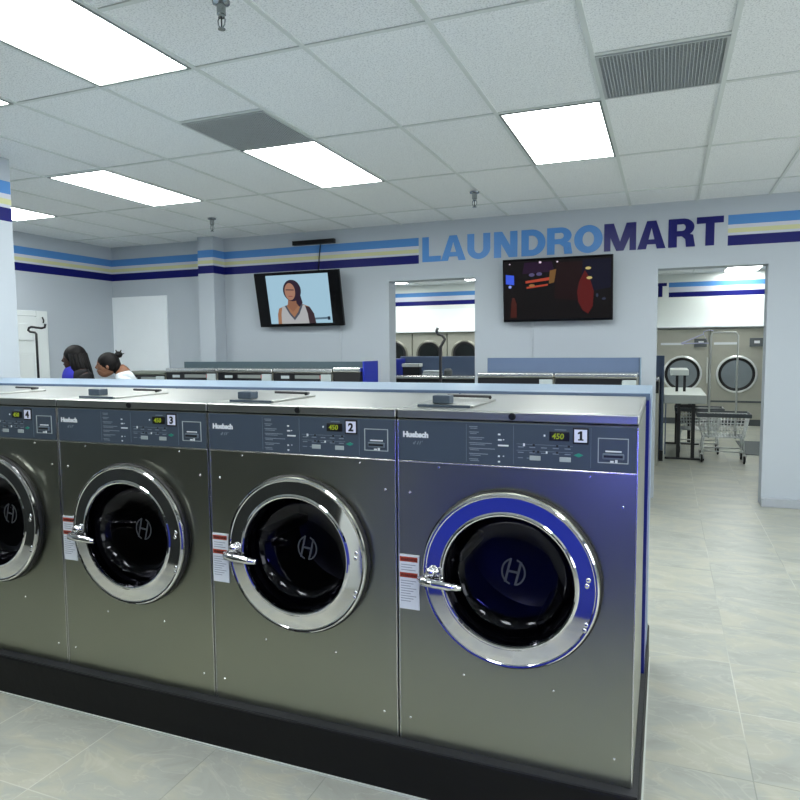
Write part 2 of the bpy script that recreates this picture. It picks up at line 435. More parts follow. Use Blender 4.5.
# back wall with two openings
TH = 0.2
O1 = (-2.942, -1.930, 2.292); O2 = (-0.075, 0.885, 2.288)
b = MB()
for x0, x1, z0, z1 in ((XL, O1[0], 0, CZ), (O1[0], O1[1], O1[2], CZ), (O1[1], O2[0], 0, CZ), (O2[0], O2[1], O2[2], CZ), (O2[1], XR, 0, CZ)):
    b.box(x0, x1, BY, BY + TH, z0, z1)
bmesh.ops.remove_doubles(b.bm, verts=b.bm.verts, dist=1e-5)
struct(b.build('wall_back', 'wall_back'))
struct(MB().box(-5.41, -5.18, 6.87, BY - 0.001, 0, CZ - 0.001, 0.004).build('wall_pilaster', 'wall'))
struct(MB().box(XL - 0.2, XL, YF - 0.2, YB2 + 0.2, 0, CZ).build('wall_left', 'wall'))
struct(MB().box(XR, XR + 0.2, YF - 0.2, YB2 + 0.2, 0, CZ).build('wall_right', 'wall'))
struct(MB().box(XL, XR, YF - 0.2, YF, 0, CZ).build('wall_front', 'dark_wall'))
struct(MB().box(XL, XR, YB2, YB2 + 0.2, 0, CZ).build('wall_far', 'wall_far'))
struct(MB().box(-5.05, -4.43, 2.95, 3.55, 0, CZ - 0.001, 0.006).build('wall_column', 'wall'))
struct(MB().box(XL + 0.001, -6.095, BY - 0.025, BY - 0.001, 0.9, 2.25, 0.003).build('trim_3', 'white_panel'))
struct(MB().box(O2[1] + 0.001, XR - 0.01, BY - 0.05, BY - 0.0005, 0.001, 0.082, 0.004).build('baseboard_back', 'base'))
b = MB().box(-0.001 + 4.58, XR - 0.001, YF, BY - 0.02, 0.001, 0.10, 0.003)
struct(b.build('baseboard_right', 'base'))
# storefront windows behind the camera (dark outside)
for i in range(4):
    x0 = -6.6 + i * 2.75
    w = empty('window_%d' % (i + 1)); struct(w)
    MB().box(x0 + 0.06, x0 + 2.34, YF + 0.01, YF + 0.02, 0.55, 2.45).build('pane', 'night_glass', w)
    f = MB()
    for a0, a1, z0, z1 in ((x0, x0 + 0.06, 0.5, 2.5), (x0 + 2.34, x0 + 2.4, 0.5, 2.5), (x0, x0 + 2.4, 0.49, 0.55), (x0, x0 + 2.4, 2.45, 2.51)):
        f.box(a0, a1, YF + 0.001, YF + 0.05, z0, z1)
    f.build('window_frame', 'base', w)

# unseen glowing windows, added in the right wall to brighten that side
for i in range(3):
    y0 = -1.6 + i * 2.6
    w = empty('window_%d' % (i + 5)); struct(w)
    MB().box(XR - 0.02, XR - 0.01, y0 + 0.06, y0 + 2.24, 0.95, 2.55).build('pane', 'added_day_glow', w)
    for q in ((y0, y0 + 0.06, 0.9, 2.6), (y0 + 2.24, y0 + 2.3, 0.9, 2.6), (y0 + 0.061, y0 + 2.239, 0.89, 0.949), (y0 + 0.061, y0 + 2.239, 2.551, 2.61)):
        MB().box(XR - 0.05, XR - 0.001, *q).build('window_frame', 'base', w)

# panelled door in the left wall
dr = empty('door_1', (XL, 0, 0)); struct(dr)
slab = MB().box(0.006, 0.045, 5.18, 5.845, 0.01, 1.945, 0.003)
slab.build('door_leaf', 'door', dr)
for y0, y1 in ((5.25, 5.47), (5.555, 5.775)):
    for z0, z1 in ((0.2, 0.85), (0.98, 1.51), (1.66, 1.86)):
        MB().box(0.0455, 0.056, y0, y1, z0, z1, 0.009).build('door_panel', 'door', dr)
MB().box(0.001, 0.03, 5.855, 6.01, 0.001, 2.015, 0.004).build('door_frame', 'door', dr)
MB().box(0.001, 0.03, 5.04, 5.17, 0.001, 2.015, 0.004).build('door_frame', 'door', dr)
MB().box(0.001, 0.03, 5.171, 5.854, 1.95, 2.015, 0.004).build('door_frame', 'door', dr)
MB().tube([(0.04, 5.93, 1.94), (0.06, 5.93, 1.90), (0.05, 5.93, 1.87)], 0.008).build('door_hook', 'black', dr)
MB().ball((0.09, 5.79, 0.98), 0.03).build('door_handle', 'chrome', dr)

# ------------------------------------------------------------------ ceiling lights, vents, sprinklers
def light(c0, y0, label, group='fluorescent ceiling panels', lamp='light'):
    x0 = G0X + c0 * U + 0.012; x1 = x0 + U - 0.024; y1 = y0 + 2 * U - 0.012; y0 = y0 + 0.012
    t = empty('ceiling_light', ((x0 + x1) / 2, (y0 + y1) / 2, CZ - 0.001)); tag(t, label, 'ceiling light', group)
    w, d = (x1 - x0) / 2, (y1 - y0) / 2
    f = MB()
    for a in ((-w, -w + 0.014, -d, d), (w - 0.014, w, -d, d), (-w + 0.014, w - 0.014, -d, -d + 0.014), (-w + 0.014, w - 0.014, d - 0.014, d)):
        f.box(a[0], a[1], a[2], a[3], -0.010, 0)
    f.build('frame', 'fixture', t)
    MB().box(-w + 0.015, w - 0.015, -d + 0.015, d - 0.015, -0.006, -0.001).build('diffuser', lamp, t)
    return t
R1, R3 = G0Y - 2 * U, G0Y + 2 * U
light(-3, R1, 'large lit ceiling panel nearest the camera, cut by the top left corner')
light(-5, R1, 'lit ceiling panel showing only its tip at the left edge, above the white column')
light(-3, R3, 'lit ceiling panel just behind the left grey ceiling vent')
light(-6, R3, 'long lit ceiling panel between the column and the left grey ceiling vent')
light(-9, R3, 'lit ceiling panel partly hidden behind the white column on the left')
light(0, R3, 'lit ceiling panel right of centre beside the perforated right ceiling vent')
for c0, y0, s in ((3, R3, 'lit ceiling panel off to the right in the middle row'), (3, R1, 'lit ceiling panel off to the right above the aisle'),
                  (0, R1 - 4 * U, 'lit ceiling panel above the camera'), (-3, R1 - 4 * U, 'lit ceiling panel behind the camera on the left'),
                  (3, R1 - 4 * U, 'lit ceiling panel behind the camera on the right')):
    light(c0, y0, s)
# room beyond
for x, y, s in ((0.985, 12.95, 'lit ceiling panel of the far room seen through the right doorway'), (-5.75, 12.4, 'lit ceiling panel of the far room at the left of the narrow opening'),
                (-3.88, 12.4, 'lit ceiling panel of the far room at the right of the narrow opening')):
    t = light((x - G0X) / U, y, s, 'ceiling panels of the far room', 'light_far')
for x, y, s in ((-1.5, 9.6, 'lit ceiling panel of the far room, nearer row'), (1.2, 9.3, 'lit ceiling panel of the far room above the folding table'), (-4.2, 9.0, 'lit ceiling panel of the far room behind the back wall')):
    light((x - G0X) / U, y, s, 'ceiling panels of the far room', 'light_far')

def vent(c0, y0, label):
    x0 = G0X + c0 * U + 0.012; x1 = x0 + U - 0.024; y1 = y0 + U - 0.012; y0 += 0.012
    t = empty('ceiling_vent', ((x0 + x1) / 2, (y0 + y1) / 2, CZ - 0.001)); tag(t, label, 'ceiling vent', 'grey return air vents')
    w = (x1 - x0) / 2; d = (y1 - y0) / 2
    f = MB()
    for a in ((-w, -w + 0.014, -d, d), (w - 0.014, w, -d, d), (-w + 0.014, w - 0.014, -d, -d + 0.014), (-w + 0.014, w - 0.014, d - 0.014, d)):
        f.box(a[0], a[1], a[2], a[3], -0.012, 0)
    f.build('frame', 'grille', t)
    MB().box(-w + 0.0145, w - 0.0145, -d + 0.0145, d - 0.0145, -0.002, -0.0005).build('backing', 'duct', t)
    g = MB(); n = 34
    for i in range(1, n):
        q = -w + 0.014 + (2 * w - 0.028) * i / n
        g.box(q - 0.0018, q + 0.0018, -d + 0.014, d - 0.014, -0.011, -0.003)
        q = -d + 0.014 + (2 * d - 0.028) * i / n
        g.box(-w + 0.014, w - 0.014, q - 0.0018, q + 0.0018, -0.0105, -0.003)
    g.build('grille', 'grille', t)
vent(-3, G0Y + U, 'grey square ceiling vent on the left, touching the lit panel behind it')
vent(1, G0Y + U, 'grey perforated ceiling vent on the right above MART lettering')

def sprinkler(x, y, label, s=1.0):
    t = empty('fire_sprinkler', (x, y, CZ - 0.008)); tag(t, label, 'sprinkler', 'fire sprinklers on the ceiling')
    X = Matrix.Rotation(PI / 2, 4, 'X') @ Matrix.Scale(s, 4)
    MB().lathe([(0, 0), (0.036, 0), (0.034, 0.008), (0.018, 0.014), (0.018, 0.05), (0.013, 0.052), (0.013, 0.062), (0, 0.062)], 24, mat=Matrix.Rotation(-PI / 2, 4, 'X') @ Matrix.Scale(s, 4)).build('escutcheon', 'brass', t)
    f = MB()
    for sg in (-1, 1):
        f.tube([(sg * 0.010 * s, 0, -0.058 * s), (sg * 0.017 * s, 0, -0.072 * s), (sg * 0.015 * s, 0, -0.09 * s), (0, 0, -0.104 * s)], 0.003 * s, 8)
    f.build('yoke', 'brass', t)
    MB().tube([(0, 0, -0.062 * s), (0, 0, -0.1 * s)], 0.003 * s, 8).build('glass_bulb', 'bulb', t)
    d = MB(); d.tube([(0, 0, -0.104 * s), (0, 0, -0.107 * s)], 0.015 * s, 16); d.build('deflector', 'brass', t)
sprinkler(-1.66, 2.30, 'chrome fire sprinkler hanging nearest the camera, at the top edge')
sprinkler(-4.47, 5.93, 'small fire sprinkler over the wall pilaster on the left', 1.25)
sprinkler(-1.60, 5.88, 'small fire sprinkler above the LAUNDRO lettering', 1.25)

# ------------------------------------------------------------------ wall lettering
GL = {'L': (-2.532, -2.316), 'A': (-2.316, -2.03), 'U': (-2.013, -1.758), 'N': (-1.719, -1.466), 'D': (-1.424, -1.173), 'R': (-1.157, -0.898), 'O': (-0.883, -0.602), 'M': (-0.588, -0.283), 'A2': (-0.273, -0.01), 'R2': (0.012, 0.254), 'T': (0.263, 0.498)}
def glyph(ch, x0, x1, z0, z1, y0, y1):
    b = MB(); h = z1 - z0; s = 0.078; t = 0.062; w = x1 - x0
    kk = [0]   # every stroke a hair prouder than the last, so strokes never share a plane
    bx_, pr_, ar_ = b.box, b.prism, b.arc_plate
    def nx(): kk[0] += 1; return y0 - 0.0006 * kk[0]
    b.box = lambda a, c, _y0, _y1, *r: bx_(a, c, nx(), _y1, *r)
    b.prism = lambda p, _y0, _y1: pr_(p, nx(), _y1)
    b.arc_plate = lambda cx, cz, rx, rz, tw, tz, a0, a1, _y0, _y1, n=28: ar_(cx, cz, rx, rz, tw, tz, a0, a1, nx(), _y1, n)
    if ch == 'L': b.prism([(x0, z0), (x1, z0), (x1, z0 + t), (x0 + s, z0 + t), (x0 + s, z1), (x0, z1)], y0, y1)
    elif ch == 'T': c = (x0 + x1) / 2; b.prism([(c - s / 2, z0), (c + s / 2, z0), (c + s / 2, z1 - t), (x1, z1 - t), (x1, z1), (x0, z1), (x0, z1 - t), (c - s / 2, z1 - t)], y0, y1)
    elif ch == 'A':
        c = (x0 + x1) / 2; a = s * 0.55; k = 0.082
        b.prism([(x0, z0), (x0 + k, z0), (c, z1 - 0.07), (c, z1), (c - a, z1)], y0, y1)
        b.prism([(x1, z0), (c + a, z1), (c, z1), (c, z1 - 0.07), (x1 - k, z0)], y0, y1)
        b.box(x0 + 0.06, x1 - 0.06, y0, y1, z0 + 0.045, z0 + 0.092)
    elif ch == 'U':
        m = z0 + w * 0.46
        b.box(x0, x0 + s, y0, y1, m, z1); b.box(x1 - s, x1, y0, y1, m, z1)
        b.arc_plate((x0 + x1) / 2, m, w / 2, m - z0, s, t, PI, 2 * PI, y0, y1)
    elif ch == 'N':
        b.prism([(x0, z0), (x0 + s, z0), (x0 + s, z1), (x0, z1)], y0, y1); b.prism([(x1 - s, z0), (x1, z0), (x1, z1), (x1 - s, z1)], y0, y1)
        b.prism([(x1 - s - 0.012, z0), (x1 - 0.004, z0), (x0 + s + 0.012, z1), (x0 + 0.004, z1)], y0, y1)
    elif ch == 'M':
        k = 0.062; c = (x0 + x1) / 2
        b.box(x0, x0 + k, y0, y1, z0, z1); b.box(x1 - k, x1, y0, y1, z0, z1)
        b.prism([(x0, z1), (x0 + 0.092, z1), (c + 0.03, z0), (c - 0.035, z0)], y0, y1)
        b.prism([(x1, z1), (c + 0.035, z0), (c - 0.03, z0), (x1 - 0.092, z1)], y0, y1)
    elif ch == 'D':
        b.box(x0, x0 + s, y0, y1, z0, z1); m = x0 + w * 0.42
        b.box(x0 + s - 0.001, m + 0.001, y0, y1, z0, z0 + t); b.box(x0 + s - 0.001, m + 0.001, y0, y1, z1 - t, z1)
        b.arc_plate(m, (z0 + z1) / 2, x1 - m, h / 2, s, t, -PI / 2, PI / 2, y0, y1)
    elif ch == 'O': b.arc_plate((x0 + x1) / 2, (z0 + z1) / 2, w / 2, h / 2 + 0.004, s + 0.006, t + 0.004, 0, 2 * PI, y0, y1, 48)
    elif ch == 'R':
        b.box(x0, x0 + s, y0, y1, z0, z1); m = x0 + w * 0.52; zm = z0 + h * 0.38
        b.box(x0 + s - 0.001, m + 0.001, y0, y1, z1 - 0.055, z1); b.box(x0 + s - 0.001, m + 0.001, y0, y1, zm, zm + 0.052)
        b.arc_plate(m, (zm + z1) / 2, x1 - 0.01 - m, (z1 - zm) / 2, s, 0.053, -PI / 2, PI / 2, y0, y1)
        b.prism([(x1 - s - 0.004, z0), (x1, z0), (x1 - 0.02, zm + 0.01), (m - 0.005, zm + 0.04), (m - 0.005, zm), (x1 - s - 0.012, zm - 0.03)], y0, y1)
    return b
def lettering(y, dx, z0, z1, label):
    t = empty('wall_lettering', (dx, y, 0)); tag(t, label, 'wall sign')
    for i, (k, (a, c)) in enumerate(GL.items()):
        glyph(k[0], a, c, z0, z1, -0.005, -0.001).build('letter', 'letter_blue' if i < 7 else 'letter_navy', t)
lettering(BY, 0, 2.484, 2.756, 'light blue and navy LAUNDROMART lettering across the back wall above the televisions')
lettering(YB2, -0.49, 2.484, 2.756, 'matching lettering on the far room wall, a navy end of it seen in the doorway')

# ------------------------------------------------------------------ televisions
def tv(name, loc, w, h, tilt, label, paint, bd):
    t = empty(name, loc); t.rotation_euler = (tilt, 0, 0); tag(t, label, 'television')
    MB().box(-w / 2, w / 2, 0, 0.035, -h / 2, h / 2, 0.004).build('housing', 'tv', t)
    MB().box(-w / 2 + 0.012, w / 2 - 0.012, -0.002, 0.0, -h / 2 + 0.016, h / 2 - 0.012).build('screen', 'tv_glass', t)
    MB().box(-0.2, 0.2, 0.0355, bd, -0.04, 0.04, 0.003).build('wall_bracket', 'black', t)
    paint(t)
    return t
def flat(t, name, pts, mat, y, thick=0.0006):
    return MB().prism(pts, y, y + thick).build(name, mat, t)
def ell(cx, cz, rx, rz, n=24, a0=0, a1=2 * PI):
    return [(cx + rx * math.cos(a0 + (a1 - a0) * i / n), cz + rz * math.sin(a0 + (a1 - a0) * i / n)) for i in range(n if a1 - a0 > 6 else n + 1)]
def paint1(t):
    pic = empty('screen_image'); pic.parent = t
    w, h = 0.845, 0.565
    P = lambda u, v: (-0.405 + u * 0.83, -0.285 + v * 0.575)
    flat(pic, 'background', [P(0, 0), P(1, 0), P(1, 1), P(0, 1)], screen('sky picture', rgb(168, 206, 226), 0.85), -0.0035)
    # shoulders and arms
    flat(pic, 'shoulders', [P(.12, 0), P(.13, .2), P(.16, .32), P(.24, .36), P(.38, .42), P(.55, .40), P(.66, .34), P(.72, .2), P(.74, 0)], screen('screen skin', rgb(176, 128, 96), 0.7), -0.0045)
    flat(pic, 'shade_side', [P(.62, 0), P(.61, .2), P(.56, .36), P(.66, .34), P(.72, .2), P(.74, 0)], screen('screen shade', rgb(70, 52, 60), 0.6), -0.0055)
    flat(pic, 'vest', [P(.18, 0), P(.19, .2), P(.22, .36), P(.28, .37), P(.33, .22), P(.40, .12), P(.48, .24), P(.53, .40), P(.59, .37), P(.62, .2), P(.63, 0)], screen('screen vest', rgb(196, 198, 200), 0.7), -0.0062)
    flat(pic, 'vest_trim', [P(.26, .37), P(.33, .19), P(.40, .07), P(.49, .20), P(.56, .39), P(.53, .40), P(.47, .24), P(.40, .13), P(.34, .23), P(.29, .38)], screen('screen trim', rgb(90, 98, 112), 0.6), -0.0070)
    flat(pic, 'neck', [P(.33, .5), P(.31, .36), P(.39, .24), P(.48, .36), P(.47, .5)], screen('screen neck', rgb(160, 112, 88), 0.7), -0.0076)
    flat(pic, 'hair', [P(.55 - .14 + .145 * math.cos(a), .68 + .22 * math.sin(a)) for a in [i * 2 * PI / 24 for i in range(24)]], screen('screen hair', rgb(62, 44, 66), 0.5), -0.0082)
    flat(pic, 'ponytail', [P(.46, .62), P(.54, .56), P(.56, .42), P(.50, .34), P(.46, .42)], M['screen hair'], -0.0082)
    flat(pic, 'face', [P(.375 + .085 * math.cos(a), .66 + .175 * math.sin(a)) for a in [i * 2 * PI / 24 for i in range(24)]], screen('screen face', rgb(186, 138, 116), 0.7), -0.0090)
    flat(pic, 'eyes', [P(.31, .71), P(.44, .70), P(.44, .68), P(.31, .69)], M['screen hair'], -0.0096)
    flat(pic, 'mouth', [P(.345, .575), P(.41, .57), P(.41, .555), P(.345, .56)], screen('screen lips', rgb(150, 70, 70), 0.7), -0.0096)
    flat(pic, 'caption', [P(.68, .07), P(.93, .08), P(.93, .12), P(.68, .11)], screen('screen caption', rgb(110, 140, 160), 0.6), -0.0045)
    flat(pic, 'caption_mark', [P(.93, .06), P(.97, .06), P(.97, .13), P(.93, .13)], screen('screen mark', rgb(40, 60, 80), 0.5), -0.0045)
def paint2(t):
    pic = empty('screen_image'); pic.parent = t
    P = lambda u, v: (-0.54 + u * 1.08, -0.30 + v * 0.60)
    flat(pic, 'night_view', [P(0, 0), P(1, 0), P(1, 1), P(0, 1)], screen('night picture', rgb(18, 9, 14), 0.4), -0.0030)
    flat(pic, 'navy_area', [P(.72, .42), P(.99, .5), P(.99, .97), P(.74, .97)], screen('night navy', rgb(16, 14, 44), 0.5), -0.0036)
    flat(pic, 'violet_glow', [P(.18, .78), P(.48, .80), P(.46, .97), P(.2, .97)], screen('violet glow', rgb(46, 18, 54), 0.5), -0.0036)
    flat(pic, 'red_area', [P(.48, .35), P(.72, .3), P(.74, .95), P(.5, .95)], screen('dark red', rgb(36, 8, 14), 0.5), -0.0038)
    flat(pic, 'red_figure', [P(.70, .28), P(.74, .14), P(.79, .08), P(.83, .2), P(.84, .45), P(.80, .68), P(.76, .80), P(.71, .62), P(.69, .45)], screen('red figure', rgb(104, 24, 24), 0.6), -0.0044)
    flat(pic, 'blue_glow', [P(.02, .62), P(.10, .60), P(.10, .76), P(.02, .78)], screen('blue lamp', rgb(60, 92, 226), 0.9), -0.0044)
    flat(pic, 'blue_dot', ell(*P(.06, .57), 0.016, 0.016, 12), screen('pale blue', rgb(150, 170, 250), 0.8), -0.0048)
    flat(pic, 'bottle', [P(.06, .04), P(.12, .04), P(.12, .28), P(.10, .38), P(.08, .38), P(.07, .28)], screen('brown bottle', rgb(84, 34, 26), 0.6), -0.0044)
    for c, pts in (('shelf', [P(.21, .62), P(.44, .66), P(.44, .71), P(.21, .66)]), ('shelf', [P(.22, .53), P(.42, .57), P(.42, .60), P(.22, .56)])):
        flat(pic, c, pts, screen('orange shelf', rgb(180, 70, 48), 0.8), -0.0044)
    flat(pic, 'gold_column', [P(.43, .60), P(.48, .62), P(.50, .84), P(.44, .82)], screen('gold column', rgb(128, 92, 50), 0.7), -0.0046)
    for u, v in ((.27, .76), (.34, .77)):
        flat(pic, 'dim_lamp', ell(*P(u, v), 0.03, 0.018, 12), screen('dim lilac', rgb(96, 88, 130), 0.7), -0.0048)
    flat(pic, 'dim_lamp', ell(*P(.27, .58), 0.03, 0.014, 12), screen('dim gold', rgb(170, 120, 70), 0.7), -0.0052)
    for u, v, r in ((.06, .955, .008), (.35, .965, .014), (.51, .96, .010)):
        flat(pic, 'spot_lamp', ell(*P(u, v), r, r * .8, 10), screen('white spot', rgb(240, 220, 240), 0.9), -0.0048)
    for u, v in ((.79, .83), (.80, .67)):
        flat(pic, 'street_lamp', ell(*P(u, v), 0.028, 0.014, 12), screen('yellow lamp', rgb(206, 188, 120), 0.8), -0.0050)
    flat(pic, 'sparkle', ell(*P(.87, .38), 0.012, 0.02, 8), screen('grey sparkle', rgb(60, 66, 90), 0.7), -0.0050)
    flat(pic, 'sparkle', ell(*P(.93, .32), 0.02, 0.012, 8), M['grey sparkle'], -0.0050)
tv('television', (-4.022, 6.915, 2.115), 1.135, 0.645, 0.20, 'wall television on the left showing a woman in a white vest against sky', paint1, 0.178)
tv('television', (-1.035, 6.955, 2.115), 1.10, 0.645, 0.10, 'larger dark television under the LAUNDRO lettering showing a night scene', paint2, 0.1405)
for (x, w_, s) in ((-3.83, .0, 'thin dark cable down the wall from the black bar to the left television'),):
    tag(MB().tube([(x + 0.02, BY - 0.0062, 2.762), (x, BY - 0.0062, 2.6), (x - 0.01, BY - 0.0062, 2.44)], 0.006, 8).build('cable', 'black'), s, 'cable')
for x, z1, s in ((-3.566, 1.80, 'grey cable cover running down the wall below the left television'), (-1.307, 1.80, 'pale cable cover running down the wall below the dark television')):
    tag(MB().box(x - 0.012, x + 0.012, BY - 0.012, BY - 0.0003, 0.001, z1, 0.003).build('cable_cover', 'plain_wall'), s, 'cable cover')
t = empty('led_bar', (-3.887, BY - 0.001, 2.79)); tag(t, 'slim black bar mounted on the blue stripe above the left television', 'wall unit')
MB().box(-0.278, 0.278, -0.055, 0, -0.026, 0.026, 0.004).build('housing', 'black_matt', t)
MB().box(-0.27, 0.27, -0.057, -0.0555, -0.020, 0.020).build('lens', 'tv', t)

# ------------------------------------------------------------------ front island: plinth, bulkhead, washers
PW = 0.7725; X1 = -0.055
LX = X1 - 5 * PW
t = empty('washer_plinth', (0, 0, 0)); tag(t, 'long black painted plinth under the front row of washers', 'plinth')
MB().box(LX - 0.1, -0.036, 2.016, 3.39, 0.0005, 0.172, 0.006).build('curb', 'plinth', t)
MB().box(LX - 0.09, -0.042, 2.022, 3.385, 0.172, 0.1785).build('worn_top', 'plinth_worn', t)
MB().box(LX - 0.1, -0.030, 2.009, 2.0155, 0.0005, 0.008).box(-0.0355, -0.029, 2.009, 3.39, 0.0005, 0.008).build('caulk_line', 'caulk', t)
t = empty('bulkhead', (0, 0, 0)); tag(t, 'pale blue topped bulkhead running behind the front washers', 'bulkhead')
MB().box(-4.00, -0.060, 2.845, 3.383, 0.1795, 1.318).build('core', 'steel_blue', t)
MB().box(-4.41, -0.044, 2.832, 3.40, 1.3185, 1.347, 0.003).build('countertop', 'laminate', t)
MB().box(-4.41, -0.044, 2.8255, 2.8315, 1.3185, 1.345).build('countertop_edge', 'laminate_edge', t)
MB().box(-0.0595, -0.046, 2.84, 3.12, 0.1795, 1.318).build('end_panel', 'royal_dark', t)
MB().box(-0.0595, -0.044, 3.121, 3.385, 0.1795, 1.318, 0.002).build('edge_trim', 'laminate', t)

def front_sheet(w, z0, z1, cx, cz, R, y=0.0):
    """flat sheet with a round hole"""
    t = bmesh.new(); n = 96
    corners = [(-w / 2, z0), (w / 2, z0), (w / 2, z1), (-w / 2, z1)]
    angs = sorted(set([2 * PI * i / n for i in range(n)] + [math.atan2(c[1] - cz, c[0] - cx) % (2 * PI) for c in corners]))
    inner, outer = [], []
    for a in angs:
        c, s = math.cos(a), math.sin(a)
        ts = []
        if c > 1e-9: ts.append((w / 2 - cx) / c)
        if c < -1e-9: ts.append((-w / 2 - cx) / c)
        if s > 1e-9: ts.append((z1 - cz) / s)
        if s < -1e-9: ts.append((z0 - cz) / s)
        q = min(ts)
        inner.append(t.verts.new((cx + R * c, y, cz + R * s))); outer.append(t.verts.new((cx + q * c, y, cz + q * s)))
    m = len(angs)
    for i in range(m):
        j = (i + 1) % m
        t.faces.new((inner[i], inner[j], outer[j], outer[i]))
    bmesh.ops.recalc_face_normals(t, faces=t.faces)
    return t
Z0 = 0.179          # washer feet
CZW = 0.797 - Z0    # door centre
RZ = 0.295
def make_washer():
    root = empty('front_load_washer', (0, FRONT, Z0))
    w = PW - 0.006; D = 0.755; top = 1.299 - Z0
    body = MB()
    body.join(front_sheet(w, 0.0, 1.155 - Z0, 0, CZW, 0.235))
    body.box(-w / 2, -w / 2 + 0.002, 0.0, D, 0, top).box(w / 2 - 0.002, w / 2, 0.0, D, 0, top).box(-w / 2, w / 2, D - 0.002, D, 0, top)
    body.box(-w / 2, w / 2, 0.0005, D, 0.0, 0.004)
    body.box(-w / 2, w / 2, 0.004, 0.006, 1.155 - Z0, top)
    body.build('cabinet', 'steel', root)
    # folded bright lip at both front edges
    MB().box(-w / 2, -w / 2 + 0.004, -0.0035, -0.0002, 0.0, 1.296 - Z0, 0.001).build('edge_fold', 'steel_light', root)
    MB().box(w / 2 - 0.004, w / 2, -0.0035, -0.0002, 0, 1.296 - Z0, 0.001).build('edge_fold', 'steel_light', root)
    # lid
    lid = MB().box(-w / 2, w / 2, -0.004, D, 1.303 - Z0, 1.334 - Z0, 0.005, 3)
    lo = lid.build('lid', 'steel_top', root)
    MB().lathe([(0, -0.008), (0.010, -0.008), (0.012, -0.004), (0.012, 0.0)], 20, Matrix.Translation((0.393 - PW / 2, -0.001, 1.318 - Z0))).build('lock', 'black', lo)
    # detergent tray on the lid
    u0 = -PW / 2; zt = 1.334 - Z0
    tr = MB().box(u0 + 0.045, u0 + 0.245, 0.075, 0.40, zt + 0.0005, zt + 0.008, 0.002)
    tray = tr.build('detergent_tray', 'steel_top', root)
    MB().box(u0 + 0.05, u0 + 0.235, 0.070, 0.0745, zt + 0.0005, zt + 0.009).build('tray_edge', 'slate', tray)
    MB().box(u0 + 0.055, u0 + 0.117, 0.115, 0.165, zt + 0.009, zt + 0.037, 0.003).build('tray_handle', 'slate', tray)
    MB().tube([(u0 + 0.06, 0.38, zt + 0.018), (u0 + 0.235, 0.36, zt + 0.018), (u0 + 0.242, 0.32, zt + 0.017)], 0.0055, 8).build('tray_rod', 'black', tray)
    # control panel
    cp = MB().box(-w / 2 + 0.005, w / 2 - 0.006, -0.003, 0.0035, 1.160 - Z0, 1.296 - Z0, 0.001).build('control_panel', 'slate', root)
    yy = -0.0045
    u = lambda a: a - PW / 2
    bl = MB()
    for a in (0.243, 0.397, 0.633): bl.box(u(a), u(a) + 0.0012, -0.0038, -0.003, 1.168 - Z0, 1.290 - Z0)
    bl.box(u(0.012), u(0.76), -0.0038, -0.003, 1.2945 - Z0, 1.2957 - Z0)
    bl.build('divider_line', 'slate_line', cp)
    MB().box(-w / 2 + 0.004, w / 2 - 0.004, -0.005, -0.0005, 1.1545 - Z0, 1.1592 - Z0, 0.001).build('panel_trim', 'steel_light', cp)
    text_part('maker_name', 'Huebsch', 0.0255, 'white_print', cp, u(0.024), 1.240 - Z0, yy, bold=0.0014)
    text_part('model_mark', "d 11'", 0.0165, 'grey_print', cp, u(0.058), 1.216 - Z0, yy, shear=0.4)
    ch = MB()
    for i in range(7):
        z = 1.282 - Z0 - i * 0.0175
        ch.box(u(0.253), u(0.253 + (0.028, 0.032, 0.050, 0.075, 0.085, 0.062, 0.03)[i]), -0.0038, -0.003, z - 0.0012, z + 0.0012)
        ch.box(u(0.256), u(0.256 + (0.024, 0.022, 0.04, 0.05, 0.03, 0.035, 0.03)[i]), -0.0038, -0.003, z - 0.0062, z - 0.0042)
    ch.build('program_chart', 'grey_print', cp)
    mk = MB()
    for i, q in enumerate((0.004, 0.008, 0.012, 0.034, 0.010, 0.006, 0.007)):
        z = 1.278 - Z0 - i * 0.0175
        if i in (0, 4): continue
        mk.box(u(0.348), u(0.348 + q), -0.0038, -0.003, z - 0.003, z + 0.002)
        if i in (2, 5): mk.box(u(0.348) + 0.016, u(0.348) + 0.020, -0.0038, -0.003, z - 0.001, z + 0.002)
    mk.build('program_marks', 'white_print', cp)
    dp = MB().box(u(0.509), u(0.570), -0.0050, -0.003, 1.247 - Z0, 1.276 - Z0, 0.001).build('display', 'black', cp)
    text_part('digits', '450', 0.024, 'lcd', dp, u(0.517), 1.2535 - Z0, -0.0056, bold=0.0004, shear=0.1)
    MB().box(u(0.492), u(0.497), -0.0042, -0.003, 1.259 - Z0, 1.265 - Z0).build('indicator', 'white_print', cp)
    MB().box(u(0.525), u(0.56), -0.0038, -0.003, 1.2805 - Z0, 1.2825 - Z0).build('display_caption', 'grey_print', cp)
    bt = MB()
    for q in (0.424, 0.462): pass
    bt.box(u(0.449), u(0.483), -0.0058, -0.003, 1.183 - Z0, 1.1975 - Z0, 0.001)
    bt.build('button', 'card', cp)
    MB().box(u(0.541), u(0.575), -0.0058, -0.003, 1.183 - Z0, 1.1975 - Z0, 0.001).build('button', 'card', cp)
    kk = MB()
    for z in (1.232, 1.212): kk.box(u(0.408), u(0.58), -0.0037, -0.003, z - Z0, z - Z0 + 0.0008)
    for i in range(5):
        for j in range(2):
            kk.box(u(0.412 + 0.036 * i), u(0.430 + 0.036 * i), -0.0038, -0.003, 1.222 - 0.017 * j - Z0, 1.2245 - 0.017 * j - Z0)
    for i in range(2): kk.box(u(0.412 + 0.028 * i), u(0.428 + 0.028 * i), -0.0038, -0.003, 1.188 - Z0, 1.190 - Z0)
    kk.build('keypad_print', 'grey_print', cp)
